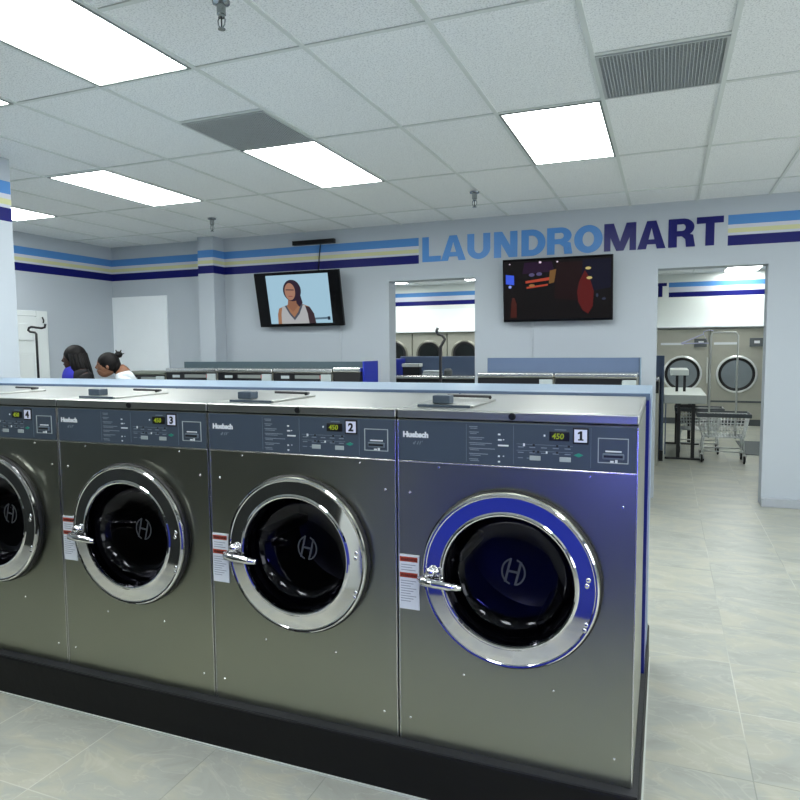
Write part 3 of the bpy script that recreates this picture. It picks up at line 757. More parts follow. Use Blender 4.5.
    for a, z in ((0.458, 1.228), (0.53, 1.228), (0.565, 1.228), (0.458, 1.207), (0.53, 1.207), (0.472, 1.207)): MB().box(u(a), u(a + 0.007), -0.0040, -0.003, z - Z0, z + 0.006 - Z0).build('keypad_dot', 'black', cp)
    MB().box(u(0.428), u(0.434), -0.0042, -0.003, 1.226 - Z0, 1.235 - Z0).box(u(0.499), u(0.504), -0.0042, -0.003, 1.206 - Z0, 1.213 - Z0).build('keypad_lamps', 'white_print', cp)
    MB().prism([(u(0.583), 1.205 - Z0), (u(0.598), 1.199 - Z0), (u(0.612), 1.206 - Z0), (u(0.598), 1.212 - Z0)], -0.0040, -0.003).build('start_mark', 'green_print', cp)
    # card reader
    cr = MB(); a0, a1, z0_, z1_ = u(0.654), u(0.742), 1.186 - Z0, 1.262 - Z0
    for q in ((a0, a0 + 0.0025, z0_, z1_), (a1 - 0.0025, a1, z0_, z1_), (a0, a1, z0_, z0_ + 0.0025), (a0, a1, z1_ - 0.0025, z1_)): cr.box(q[0], q[1], -0.0055, -0.003, q[2], q[3])
    rd = cr.build('card_reader', 'card', cp)
    MB().box(u(0.668), u(0.730), -0.010, -0.003, 1.198 - Z0, 1.216 - Z0, 0.003).build('reader_slot_frame', 'slate_line', rd)
    MB().box(u(0.672), u(0.726), -0.0105, -0.0102, 1.204 - Z0, 1.211 - Z0).build('reader_slot', 'black', rd)
    MB().box(u(0.676), u(0.722), -0.006, -0.003, 1.220 - Z0, 1.224 - Z0).box(u(0.690), u(0.700), -0.006, -0.003, 1.189 - Z0, 1.194 - Z0).box(u(0.704), u(0.711), -0.006, -0.003, 1.188 - Z0, 1.197 - Z0).build('reader_print', 'white_print', rd)
    # number plate
    npl = MB().box(u(0.580), u(0.627), -0.0052, -0.003, 1.240 - Z0, 1.290 - Z0, 0.001).build('number_plate', 'black', cp)
    MB().box(u(0.5845), u(0.6225), -0.0057, -0.0052, 1.2455 - Z0, 1.2845 - Z0).build('plate_face', 'plate', npl)
    # screws
    for a, z in ((0.149, 1.142), (0.632, 1.142), (0.046, 1.051), (0.728, 1.054), (0.233, 0.446), (0.528, 0.446), (0.042, 0.26), (0.716, 0.262)):
        MB().lathe([(0, -0.003), (0.003, -0.0028), (0.0045, -0.001), (0.0045, 0)], 12, Matrix.Translation((u(a), 0, z - Z0))).build('screw', 'chrome', root)
    # drum seen through the glass
    C = Matrix.Translation((0, 0, CZW))
    MB().lathe([(0.234, 0.001), (0.236, 0.03), (0.25, 0.06), (0.25, 0.42), (0.20, 0.45), (0.06, 0.46), (0, 0.45)], 48, C).build('drum', 'drum', root)
    lf = MB()
    for q in range(3):
        a = 0.6 + q * 2 * PI / 3
        lf.box(-0.018, 0.018, 0.09, 0.40, 0.185, 0.248, 0.01, 2, C @ Matrix.Rotation(a, 4, 'Y'))
    lf.build('drum_paddle', 'drum', root)
    MB().lathe([(0.285, -0.0005), (0.290, -0.010), (0.290, -0.022), (0.284, -0.027), (0.24, -0.010), (0.236, 0.0)], 96, C).build('gasket', 'rubber', root)
    ring = MB().lathe([(0.272, -0.020), (0.281, -0.026), (0.284, -0.033), (0.282, -0.040), (0.277, -0.0435), (0.272, -0.0425), (0.269, -0.0405),
                       (0.2235, -0.0425), (0.219, -0.0455), (0.2145, -0.047), (0.2105, -0.045), (0.2085, -0.038), (0.210, -0.02)], 128, C, 9).build('door_ring', 'chrome', root)
    MB().lathe([(0.2095, -0.037), (0.206, -0.020), (0.196, 0.012), (0.182, 0.036), (0.164, 0.050), (0.13, 0.0565), (0.07, 0.060), (0, 0.061)], 72, C, 90, GLFLIP).build('door_glass', 'glass', ring)
    MB().lathe([(0.232, 0.004), (0.214, 0.006), (0.206, 0.020), (0.216, 0.03), (0.23, 0.02)], 64, C).build('tub_lip', 'rubber', root)
    em = MB().arc_plate(0, CZW, 0.041, 0.046, 0.006, 0.006, math.radians(-78), math.radians(72), 0.0575, 0.0580, 24).arc_plate(0, CZW, 0.041, 0.046, 0.006, 0.006, math.radians(102), math.radians(252), 0.0575, 0.0580, 24)
    em.prism([(-0.032, CZW - 0.036), (-0.024, CZW - 0.036), (-0.004, CZW + 0.046), (-0.012, CZW + 0.046)], 0.0574, 0.0579)
    em.prism([(0.002, CZW - 0.044), (0.010, CZW - 0.044), (0.030, CZW + 0.036), (0.022, CZW + 0.036)], 0.0574, 0.0579)
    em.prism([(-0.020, CZW - 0.001), (0.016, CZW - 0.005), (0.018, CZW + 0.003), (-0.018, CZW + 0.007)], 0.0573, 0.0578)
    em.build('emblem', 'etched', ring)
    # handle
    h = MB().tube([(-0.292, -0.050, CZW - 0.022), (-0.272, -0.064, CZW - 0.024), (-0.23, -0.068, CZW - 0.027), (-0.18, -0.068, CZW - 0.029), (-0.142, -0.065, CZW - 0.031)], [0.009, 0.0155, 0.0145, 0.0135, 0.010], 14)
    hd = h.build('door_handle', 'chrome', ring)
    MB().ball((-0.250, -0.054, CZW + 0.006), (0.018, 0.014, 0.016)).tube([(-0.276, -0.052, CZW - 0.016), (-0.250, -0.053, CZW + 0.004), (-0.223, -0.048, CZW + 0.012)], 0.008, 10).build('latch', 'chrome', hd)
    for a, z in ((0.268, 0.035), (0.262, -0.105)):
        [MB().ball((a * 0.93 - q * 0.004, -0.0405, CZW + z - q * 0.018), (0.0075, 0.005, 0.0085), 12, 8).build('hinge_bolt', 'chrome', ring) for q in (0, 1)]
    # warning label
    lb = MB().box(u(0.007), u(0.079), -0.0048, -0.0002, 0.647 - Z0, 0.836 - Z0).build('warning_label', 'label', root)
    for z in (0.812, 0.757): MB().box(u(0.0085), u(0.073), -0.0052, -0.0048, z - Z0, z + 0.017 - Z0).build('warning_bar', 'label_red', lb)
    text_part('warning_word', 'WARNING', 0.0125, 'digit', lb, u(0.013), 0.816 - Z0, -0.0058)
    text_part('warning_word', 'WARNING', 0.0125, 'digit', lb, u(0.013), 0.761 - Z0, -0.0058)
    ink = MB()
    for i in range(3): ink.box(u(0.014), u(0.066 - 0.012 * (i % 2)), -0.0051, -0.0048, 0.800 - i * 0.009 - Z0, 0.8025 - i * 0.009 - Z0)
    ink.build('fine_print', 'label_ink', lb); ink = MB()
    for i in range(9): ink.box(u(0.012), u(0.068 - 0.01 * (i % 3)), -0.0051, -0.0048, 0.744 - i * 0.0088 - Z0, 0.7465 - i * 0.0088 - Z0)
    ink.build('fine_print', 'label_ink', lb)
    return root
proto = make_washer()
WL = ['steel washer numbered 1, right end of the front row, its door ring mirroring blue',
      'steel washer numbered 2 in the front row, between washers 1 and 3',
      'steel washer numbered 3 in the front row, third from the right end',
      'steel washer numbered 4, cut by the left edge of the picture',
      'steel washer beyond the left edge, at the left end of the front row']
for i in (1, 2, 3, 4, 0):
    o = proto if i == 0 else copy_tree(proto)
    o.location = (X1 - PW / 2 - i * PW, FRONT, Z0)
    if i == 0:
        for q in o.children_recursive:
            if q.name.startswith('tray_handle'): q.location.x = 0.033
    tag(o, WL[i], 'washing machine', 'stainless washers of the front row')
    pl = [c for c in o.children if c.name.startswith('control_panel')][0]
    npl = [c for c in pl.children if c.name.startswith('number_plate')][0]
    if i == 0:
        cx, z = 0.6035 - PW / 2, 1.2515 - Z0
        MB().prism([(cx - 0.0075, z), (cx + 0.0085, z), (cx + 0.0085, z + 0.004), (cx + 0.0045, z + 0.004), (cx + 0.0045, z + 0.0285), (cx - 0.001, z + 0.0285), (cx - 0.0085, z + 0.0235), (cx - 0.0085, z + 0.0185), (cx - 0.0025, z + 0.0205), (cx - 0.0025, z + 0.004), (cx - 0.0075, z + 0.004)], -0.0063, -0.0058).build('plate_number', 'digit', npl)
    else: text_part('plate_number', str(i + 1), 0.038, 'digit', npl, 0.6035 - PW / 2, 1.2515 - Z0, -0.0062, bold=0.0016, align='CENTER')

# ------------------------------------------------------------------ rows of machines in front of the back wall
def back_washer(name, x0, x1, yf, ztop, depth, label, group, lidmat='steel_light', displays=1, reader=True, parent_base=0.0):
    w = x1 - x0 - 0.012
    t = empty(name, ((x0 + x1) / 2, yf, 0.0005)); tag(t, label, 'washing machine', group)
    MB().box(-w / 2, w / 2, 0.006, depth, 0.0, ztop - 0.045).build('cabinet', 'galv', t)
    MB().box(-w / 2, w / 2, -0.012, depth, ztop - 0.042, ztop, 0.012, 3).build('lid', lidmat, t)
    c = MB().box(-w / 2 + 0.004, w / 2 - 0.004, -0.004, 0.0055, ztop - 0.20, ztop - 0.046, 0.002).build('control_panel', 'black', t)
    if displays:
        MB().box(-w * 0.12, w * 0.30, -0.008, -0.0045, ztop - 0.105, ztop - 0.068).build('display', 'grey_led', c)
        MB().box(w * 0.30, w * 0.36, -0.008, -0.0045, ztop - 0.105, ztop - 0.068).build('red_lamp', 'red_led', c)
        MB().box(-w * 0.36, -w * 0.22, -0.008, -0.0045, ztop - 0.105, ztop - 0.075).build('badge', 'card', c)
    if reader:
        MB().box(w / 2 - 0.125, w / 2 - 0.005, -0.022, -0.0045, ztop - 0.19, ztop - 0.058, 0.004).build('card_reader', 'card', t)
    r = MB().lathe([(0.21, -0.006), (0.22, -0.02), (0.2, -0.03), (0.16, -0.025)], 40, Matrix.Translation((0, 0, ztop - 0.55))).build('door_ring', 'chrome', t)
    MB().lathe([(0.16, -0.022), (0.1, -0.03), (0, -0.033)], 32, Matrix.Translation((0, 0, ztop - 0.55))).build('door_glass', 'black', r)
    return t
YR = 6.2
LB = ['leftmost low washer of the back row, behind the two women', 'back row washer just left of the pilaster', 'back row washer in front of the pilaster', 'back row washer below the left end of the television']
xs = [-5.388, -4.663, -3.938, -3.213]
back_washer('back_row_washer', -6.02, -5.43, 6.25, 1.285, 0.27, LB[0], 'washers of the left back row', 'steel', 1, True)
for i in range(3):
    back_washer('back_row_washer', xs[i], xs[i + 1], YR, 1.322, 0.32, LB[i + 1], 'washers of the left back row')
t = empty('filler_cabinet', (-3.046, YR, 0.0005)); tag(t, 'narrow dark cabinet with silver top at the right end of the left back row', 'cabinet')
MB().box(-0.16, 0.150, 0, 0.32, 0, 1.285, 0.004).build('body', 'black_matt', t)
MB().box(-0.16, 0.150, -0.01, 0.32, 1.287, 1.335, 0.010).build('top', 'steel_light', t)
t = empty('back_bulkhead', (0, 6.54, 0.0005)); tag(t, 'dark grey splash panel behind the left back row, with blue end', 'splash panel')
MB().box(-5.40, -2.892, 0, 0.06, 0, 1.39, 0.004).build('panel', 'teal_panel', t)
MB().box(-2.888, -2.868, -0.30, 0.06, 0, 1.40, 0.003).build('end_panel', 'royal', t)
for i, (a, c) in enumerate(((-1.664, -0.937), (-0.937, -0.212))):
    back_washer('back_row_washer', a, c, YR, 1.292, 0.40, ['back row washer next to the narrow opening, left one of the right pair', 'back row washer next to the doorway, right one of the right pair'][i], 'washers of the right back row', 'steel_light', 0, True)
t = empty('back_bulkhead', (0, 6.62, 0.0005)); tag(t, 'blue grey splash panel behind the right pair of back row washers', 'splash panel')
MB().box(-1.668, -0.212, 0, 0.06, 0, 1.425, 0.004).build('panel', 'steel_blue', t)
MB().box(-0.2105, -0.198, -0.02, 0.06, 0, 1.427, 0.002).build('end_trim', 'laminate', t)

# ------------------------------------------------------------------ far room
def dryer(x0, x1, label, group, zc, r, ztop, doors, tint='galv'):
    t = empty('tumble_dryer', ((x0 + x1) / 2, 14.10, 0.0005)); tag(t, label, 'tumble dryer', group)
    w = x1 - x0 - 0.02
    MB().box(-w / 2, w / 2, 0, 0.085, 0.12, ztop, 0.006).build('cabinet', tint, t)
    MB().box(-w / 2, w / 2, 0.03, 0.085, 0, 0.118).build('kick_plate', 'vinyl_grey', t)
    for z in doors:
        C = Matrix.Translation((0, 0, z))
        rg = MB().lathe([(r + 0.045, 0), (r + 0.045, -0.02), (r + 0.02, -0.035), (r, -0.03), (r - 0.005, -0.01)], 48, C).build('door_ring', 'wire' if len(doors) == 1 else 'ring_dull', t)
        MB().lathe([(r + 0.008, -0.031), (r - 0.005, -0.038), (r - 0.045, -0.030)], 48, C).build('door_seal', 'rubber', rg)
        MB().lathe([(r - 0.04, -0.029), (r * 0.5, -0.032), (0, -0.034)], 40, C).build('door_glass', 'dryer_glass', rg)
    if len(doors) == 1:
        MB().box(-w * 0.43, w * 0.02, -0.006, -0.001, 1.54, 1.585).build('name_strip', 'white_print', t)
        cb = MB().box(w * 0.22, w * 0.46, -0.03, -0.001, 1.50, 1.66, 0.004).build('coin_box', 'vinyl_grey', t)
        MB().box(w * 0.30, w * 0.40, -0.034, -0.031, 1.56, 1.61).build('coin_slot', 'white_print', cb)
        MB().box(-w / 2 + 0.01, w / 2 - 0.01, -0.012, -0.001, 0.44, 0.475).build('lower_seam', 'vinyl_grey', t)
        MB().box(w / 2 - 0.03, w / 2 - 0.005, -0.02, -0.001, 0.8, 1.3).build('side_trim', 'white_plastic', t)
    return t
M['dryer_glass'] = simple('dryer glass', rgb(150, 160, 166), 0.15, 0.3, vary=0.3, vscale=3)
M['dark_dryer_glass'] = simple('dark dryer glass', rgb(40, 44, 46), 0.12, 0.3, vary=0.3, vscale=3)
dryer(-0.155, 0.79, 'large dryer behind the folding table in the doorway, left one', 'large dryers of the far room', 0.98, 0.31, 1.84, [0.98])
dryer(0.79, 1.745, 'large dryer with round door on the right in the doorway', 'large dryers of the far room', 0.98, 0.31, 1.84, [0.98])
M['dryer_glass_keep'] = M['dryer_glass']; M['dryer_glass'] = M['dark_dryer_glass']
for i in range(4):
    x = -5.29 + (i - 1) * 0.82 + 0.0
    dryer(x - 0.0, x + 0.82, ['stacked dryer leftmost in the narrow opening', 'stacked dryer second from left in the narrow opening, behind the hooked pole', 'stacked dryer third from left in the narrow opening', 'stacked dryer rightmost behind the narrow opening'][i],
          'stacked dryers of the far room', 0, 0.26, 1.86, [1.39, 0.60])
MB()
t = MB().box(-6.0, 1.9, 14.02, 14.195, 1.872, 1.90, 0.003).build('trim_4', 'white_panel'); struct(t)
struct(MB().box(-6.0, -0.2, YB2 - 0.02, YB2 - 0.001, 1.90, 2.38).build('trim_5', 'white_panel'))

# island row in the far room: splash panel, low washers
t = empty('far_bulkhead', (0, 9.6, 0.0005)); tag(t, 'blue grey splash panel of the far room washers, seen through the narrow opening', 'splash panel')
MB().box(-3.80, -0.03, 0, 0.08, 0, 1.40, 0.004).build('panel', 'steel_blue', t)
MB().box(-3.84, -3.71, -0.55, -0.002, 0, 1.37, 0.003).build('end_panel', 'royal', t)
MB().box(-0.03, 0.0, -0.12, 0.08, 0.14, 1.40, 0.002).build('right_end_panel', 'steel_blue', t)
MB().box(-0.045, 0.005, -0.14, 0.08, 0, 0.138, 0.002).build('end_foot', 'black', t)
for i in range(5):
    x0 = -3.70 + i * 0.73
    back_washer('far_room_washer', x0, x0 + 0.73, 9.05, 1.13, 0.54, ['low washer of the far room at the left of the narrow opening', 'low washer of the far room at the right of the narrow opening', 'low washer of the far room hidden by the wall between the openings', 'low washer of the far room behind the dark television wall', 'low washer of the far room left of the doorway'][i], 'low washers of the far room', 'steel_light', 0, False)
t = empty('card_terminal', (-3.50, 9.30, 1.1310)); tag(t, 'small black terminal with white top in the narrow opening beside the blue panel', 'terminal')
MB().box(-0.12, 0.14, -0.06, 0.06, 0, 0.12, 0.004).build('body', 'black', t)
MB().box(-0.13, 0.15, -0.07, 0.07, 0.121, 0.17, 0.004).build('cap', 'white_plastic', t)
t = empty('paper_stack', (-3.12, 9.15, 1.1310)); tag(t, 'white folded towel on the far washers right of the hooked pole', 'towel')
MB().box(-0.14, 0.14, -0.06, 0.06, 0, 0.04, 0.015).box(-0.13, 0.135, -0.055, 0.055, 0.036, 0.075, 0.015).build('folds', 'white_cloth', t)
t = empty('soap_bottle', (-2.90, 9.2, 1.1310)); tag(t, 'small dark round object on the far washers in the narrow opening', 'container')
MB().lathe([(0, 0), (0.06, 0), (0.06, 0.07), (0.04, 0.1), (0, 0.1)], 24, Matrix.Rotation(PI / 2, 4, 'X')).build('body', 'vinyl_grey', t)

# folding table with centre shelf
def folding_table():
    t = empty('folding_table', (0.262, 10.65, 0.0005)); tag(t, 'white folding table with raised centre shelf on black frame inside the doorway', 'table')
    MB().box(-0.26, 0.27, -0.99, 0.72, 0.755, 0.875, 0.01).build('tabletop', 'table_white', t)
    MB().box(-0.24, -0.225, -0.80, 0.5, 0.03, 0.75, 0.003).build('side_board', 'steel_blue', t)
    MB().box(-0.18, 0.06, -0.4, 0.5, 1.11, 1.19, 0.008).build('raised_shelf', 'table_white', t)
    for x in (-0.09, 0.01):
        MB().box(x - 0.018, x + 0.018, -0.3, -0.26, 0.876, 1.109).build('shelf_post', 'black', t)
    for y in (-0.96, 0.55):
        for x in (-0.07, 0.11):
            MB().box(x - 0.023, x + 0.023, y - 0.022, y + 0.022, 0.025, 0.755).build('leg', 'black', t)
        MB().box(-0.235, 0.255, y - 0.03, y + 0.03, 0, 0.025, 0.003).build('foot_bar', 'black', t)
    MB().box(-0.07, 0.11, -0.97, -0.94, 0.70, 0.745).build('crossbar', 'black', t)
folding_table()

# wire laundry carts
def cart(x, y, rz, label, group):
    t = empty('laundry_cart', (x, y, 0.0)); t.rotation_euler = (0, 0, rz); tag(t, label, 'laundry cart', group)
    L, W, zt, zb = 0.60, 0.42, 0.62, 0.34
    b = MB()
    # basket wires
    def ringpts(l, w, z): return [(-l / 2, -w / 2, z), (l / 2, -w / 2, z), (l / 2, w / 2, z), (-l / 2, w / 2, z), (-l / 2, -w / 2, z)]
    lb, wb = L - 0.10, W - 0.08
    for k in range(7):
        f = k / 6; b.tube(ringpts(lb + (L - lb) * f, wb + (W - wb) * f, zb + (zt - zb) * f), 0.0036 if k < 6 else 0.006, 5)
    for k in range(15):
        f = -0.5 + k / 14
        b.tube([(f * L, -W / 2, zt), (f * lb, -wb / 2, zb), (f * lb, wb / 2, zb), (f * L, W / 2, zt)], 0.0034, 5)
    for k in range(10):
        f = -0.5 + k / 9
        b.tube([(-L / 2, f * W, zt), (-lb / 2, f * wb, zb), (lb / 2, f * wb, zb), (L / 2, f * W, zt)], 0.0034, 5)
    b.build('basket', 'wire', t)
    bp = MB(); c = 0.022
    for q in ((-L / 2 - c, L / 2 + c, -W / 2 - c, -W / 2 - 0.007), (-L / 2 - c, L / 2 + c, W / 2 + 0.007, W / 2 + c), (-L / 2 - c, -L / 2 - 0.007, -W / 2, W / 2), (L / 2 + 0.007, L / 2 + c, -W / 2, W / 2)):
        bp.box(q[0], q[1], q[2], q[3], zt - 0.02, zt + 0.03, 0.005)
    bp.build('bumper', 'vinyl_grey', t)
    f = MB()
    for sx in (-1, 1):
        for sy in (-1, 1):
            f.tube([(sx * lb / 2 * 0.9, sy * wb / 2, zb), (sx * lb / 2 * 0.98, sy * wb / 2 * 1.05, 0.22), (sx * lb / 2, sy * wb / 2 * 1.1, 0.125)], 0.011, 8)
    f.tube(ringpts(lb * 0.98, wb * 1.06, 0.15), 0.009, 6)
    f.tube(ringpts(lb * 0.92, wb, zb), 0.011, 6)
    f.build('undercarriage', 'wire', t)
    for sx in (-1, 1):
        for sy in (-1, 1):
            cx, cy = sx * lb / 2, sy * wb / 2 * 1.1
            fk = MB().box(cx - 0.022, cx - 0.017, cy - 0.03, cy + 0.03, 0.05, 0.118).box(cx + 0.017, cx + 0.022, cy - 0.03, cy + 0.03, 0.05, 0.118).box(cx - 0.022, cx + 0.022, cy - 0.03, cy + 0.03, 0.112, 0.12).build('caster_fork', 'wire', t)
            MB().lathe([(0.0, -0.012), (0.044, -0.012), (0.052, -0.006), (0.052, 0.006), (0.044, 0.012), (0.0, 0.012)], 24, Matrix.Translation((cx, cy, 0.052)) @ Matrix.Rotation(PI / 2, 4, 'Z')).build('wheel', 'rubber', fk)
            MB().lathe([(0.0, -0.0135), (0.024, -0.0135), (0.024, 0.0135), (0.0, 0.0135)], 20, Matrix.Translation((cx, cy, 0.052)) @ Matrix.Rotation(PI / 2, 4, 'Z')).build('wheel_hub', 'wire', fk)
    return t
c1 = cart(0.73, 9.72, 0.0, 'wire laundry cart with tall white hanging frame, nearest in the doorway', 'wire laundry carts')
MB().tube([(-0.165, 0.0, 0.30), (-0.165, 0, 1.66), (-0.14, 0, 1.70), (0.13, 0, 1.70), (0.155, 0, 1.66), (0.155, 0.0, 0.30)], 0.012, 10).build('hanging_frame', 'white_plastic', c1)
cart(0.47, 10.45, 0.0, 'second wire laundry cart, behind the nearest one and beside the table', 'wire laundry carts')
t = empty('clothes_hanger', (0.0, 0, 0)); tag(t, 'pale lilac clothes hanger hanging from the cart frame in the doorway', 'hanger')
MB().tube([(0.20, 9.66, 1.56), (0.535, 9.66, 1.56), (0.47, 9.66, 1.68), (0.20, 9.66, 1.56)], 0.009, 8).tube([(0.47, 9.66, 1.68), (0.47, 9.66, 1.71), (0.53, 9.68, 1.735), (0.59, 9.70, 1.7235)], 0.006, 8).build('hanger_body', 'hanger', t)
tag(MB().box(1.08, 1.80, 10.35, 11.8, 0.0005, 0.012, 0.003).build('floor_mat', 'mat'), 'dark grey floor mat behind the right jamb of the doorway', 'mat')

# carts in the main room, only their poles rise above the bulkhead
def pole_cart(x, y, label, hook):
    t = cart(x, y, 0.3, label, 'carts with black hook poles')
    MB().tube([(-0.02, 0, 0.62)] + [(-0.02, 0, 1.0), (-0.02, 0, 1.5)] + hook, 0.012, 10).build('hook_pole', 'black', t)
    return t
pole_cart(-5.957, 5.0, 'wire cart by the white door, its black hooked pole rising beside the column', [(-0.020, 0, 1.710), (-0.035, 0, 1.725), (-0.085, 0, 1.732), (-0.104, 0, 1.750), (-0.095, 0, 1.772), (-0.069, 0, 1.782), (-0.020, 0, 1.775), (0.038, 0, 1.768), (0.073, 0, 1.775), (0.082, 0, 1.810)])
pole_cart(-1.615, 5.0, 'wire cart whose black S hooked pole stands before the narrow opening', [(-0.02, 0, 1.54), (0.0, 0, 1.575), (0.015, 0, 1.60), (-0.005, 0, 1.63), (-0.04, 0, 1.64), (-0.05, 0, 1.665), (-0.04, 0, 1.69)])

# ------------------------------------------------------------------ people
def skin_body(name, verts, edges, radii, mat, parent, lvl=2, mats=None):
    me = bpy.data.meshes.new(name)
    me.from_pydata([Vector(v) for v in verts], edges, [])
    o = bpy.data.objects.new(name, me); COL.objects.link(o)
    sk = o.modifiers.new('skin', 'SKIN'); sk.use_smooth_shade = True
    lay = me.skin_vertices[0] if len(me.skin_vertices) else None
    if lay is None:
        bm = bmesh.new(); bm.from_mesh(me); bm.verts.layers.skin.verify(); bm.to_mesh(me); bm.free(); lay = me.skin_vertices[0]
    for i, r in enumerate(radii): lay.data[i].radius = r if isinstance(r, tuple) else (r, r)
    lay.data[0].use_root = True
    ss = o.modifiers.new('sub', 'SUBSURF'); ss.levels = lvl; ss.render_levels = lvl
    dg = bpy.context.evaluated_depsgraph_get(); dg.update()
    m2 = bpy.data.meshes.new_from_object(o.evaluated_get(dg)); m2.name = name
    bpy.data.objects.remove(o); bpy.data.meshes.remove(me)
    m2.materials.clear(); m2.materials.append(M[mat])
    for p in m2.polygons: p.use_smooth = True
    r = bpy.data.objects.new(name, m2); COL.objects.link(r); r.parent = parent
    return r
def head_mesh(b, c, s=1.0, fwd=1):
    """head with brow, nose, lips, chin and ears, facing +x"""
    b.ball(c, (0.094 * s, 0.074 * s, 0.112 * s), 20, 16)
    b.ball((c[0] + 0.022 * s, c[1], c[2] - 0.055 * s), (0.068 * s, 0.056 * s, 0.068 * s), 16, 12)
    b.tube([(c[0] + 0.084 * s, c[1], c[2] + 0.012 * s), (c[0] + 0.098 * s, c[1], c[2] - 0.026 * s), (c[0] + 0.086 * s, c[1], c[2] - 0.034 * s)], [0.008 * s, 0.015 * s, 0.010 * s], 10)
    b.ball((c[0] + 0.083 * s, c[1], c[2] - 0.058 * s), (0.014 * s, 0.024 * s, 0.009 * s), 12, 8)
    for e in (-1, 1): b.ball((c[0] - 0.005, c[1] + e * 0.075 * s, c[2] - 0.012 * s), (0.018 * s, 0.010 * s, 0.028 * s), 10, 8)
def person(loc, rz, h, skin, label, top, inner, lean, hair, hx=0, hz=1.575, trousers='jeans'):
    t = empty('person', loc, rz); tag(t, label, 'person', None)
    k = h / 1.65
    P = lambda x, y, z: (x * k + (lean * max(0, z - 0.95)) * k, y * k, z * k)
    V = [P(0, 0, .93), P(0, 0, 1.08), P(0, 0, 1.25), P(0, 0, 1.37), P(0.0, 0, 1.44), P(0.012 + hx * 0.7, 0, hz - 0.055),
         P(0, .09, .88), P(.02, .10, .50), P(0, .10, .08), P(.10, .11, .03),
         P(0, -.09, .88), P(.02, -.10, .50), P(0, -.10, .08), P(.10, -.11, .03),
         P(0, .17, 1.35), P(.03, .21, 1.08), P(.20, .16, 0.98), P(.27, .14, 0.98),
         P(0, -.17, 1.35), P(.03, -.21, 1.08), P(.20, -.16, 0.98), P(.27, -.14, 0.98)]
    E_ = [(0, 1), (1, 2), (2, 3), (3, 4), (4, 5), (0, 6), (6, 7), (7, 8), (8, 9), (0, 10), (10, 11), (11, 12), (12, 13), (3, 14), (14, 15), (15, 16), (16, 17), (3, 18), (18, 19), (19, 20), (20, 21)]
    Rr = [(.13, .10), (.12, .09), (.14, .10), (.12, .08), .052, .05, (.085, .08), .055, .04, .035, (.085, .08), .055, .04, .035, .055, .04, .03, .025, .055, .04, .03, .025]
    Rr = [tuple(q * k for q in r) if isinstance(r, tuple) else r * k for r in Rr]
    skin_body('body', V, E_, Rr, skin, t)
    # fingers
    fb = MB()
    for s in (-1, 1):
        for i, ln in enumerate((.062, .072, .068, .052)):
            y0 = s * (.14 + (i - 1.5) * .019)
            fb.tube([P(.28, y0, .98), P(.28 + ln * .6, y0, .975), P(.28 + ln, y0, .955)], [.0085, .0080, .006], 8)
        fb.tube([P(.25, s * .115, .98), P(.28, s * .09, .975), P(.305, s * .085, .965)], [.010, .009, .007], 8)
    fb.build('fingers', skin, t)
    hb = MB(); hc = P(0.03 + hx, 0, hz); head_mesh(hb, hc, k); hb.build('head', skin, t)
    # eyes
    for e in (-1, 1): MB().ball((hc[0] + 0.082 * k, hc[1] + e * 0.03 * k, hc[2] + 0.008 * k), (0.007, 0.009, 0.005), 10, 8).build('eye', 'black', t)
    # clothes: shirt, jacket, trousers as slightly larger shells over the limbs
    Vs = V[:4] + [P(0.0, 0, 1.405)] + [V[14], V[15], P(.14, .18, 1.02), V[18], V[19], P(.14, -.18, 1.02)]
    Es = [(0, 1), (1, 2), (2, 3), (3, 4), (3, 5), (5, 6), (6, 7), (3, 8), (8, 9), (9, 10)]
    Rs = [(.150, .122), (.145, .115), (.165, .125), (.15, .105), (.085, .075), .075, .058, .048, .075, .058, .048]
    skin_body('jacket' if inner else 'shirt', Vs, Es, [tuple(q * k for q in r) if isinstance(r, tuple) else r * k for r in Rs], top, t)
    if inner:
        ib = MB(); c = P(0.06, 0, 1.31); ib.ball(c, (0.115 * k, 0.125 * k, 0.15 * k), 20, 14); c = P(0.03, 0, 1.42); ib.ball(c, (0.085 * k, 0.10 * k, 0.05 * k), 20, 12); ib.build('shirt', inner, t)
    Vt = [V[0], V[6], V[7], P(0, .10, .10), V[10], V[11], P(0, -.10, .10)]
    skin_body('trousers', Vt, [(0, 1), (1, 2), (2, 3), (0, 4), (4, 5), (5, 6)], [tuple(q * k for q in r) if isinstance(r, tuple) else r * k for r in ((.140, .115), (.10, .095), .075, .06, (.10, .095), .075, .06)], trousers, t)
    sb = MB()
    for s in (-1, 1): sb.box(-0.07 * k, 0.17 * k, (s * .105 - .05) * k, (s * .105 + .05) * k, 0.001, 0.085 * k, 0.03, 3)
    sb.build('shoes', 'black', t)
    hr = MB(); hair(hr, hc, k, P); hr.build('hair', 'hair', t)
    return t
def long_hair(b, c, k, P):
    b.ball((c[0] - 0.022 * k, c[1], c[2] + 0.022 * k), (0.112 * k, 0.098 * k, 0.118 * k), 22, 16)
    for i in range(15):
        a = math.radians(-150 + i * 21.4) + PI
        x = c[0] - 0.02 * k + 0.085 * k * math.cos(a); y = c[1] + 0.09 * k * math.sin(a)
        if x > c[0] + 0.035 * k: continue
        b.tube([(x, y, c[2] + 0.05 * k), (x - 0.03 * k, y * 1.1, c[2] - 0.10 * k), (x - 0.055 * k, y * 1.25, c[2] - 0.22 * k), (x - 0.07 * k, y * 1.3, c[2] - 0.33 * k)], [0.03, 0.036, 0.034, 0.018], 8)
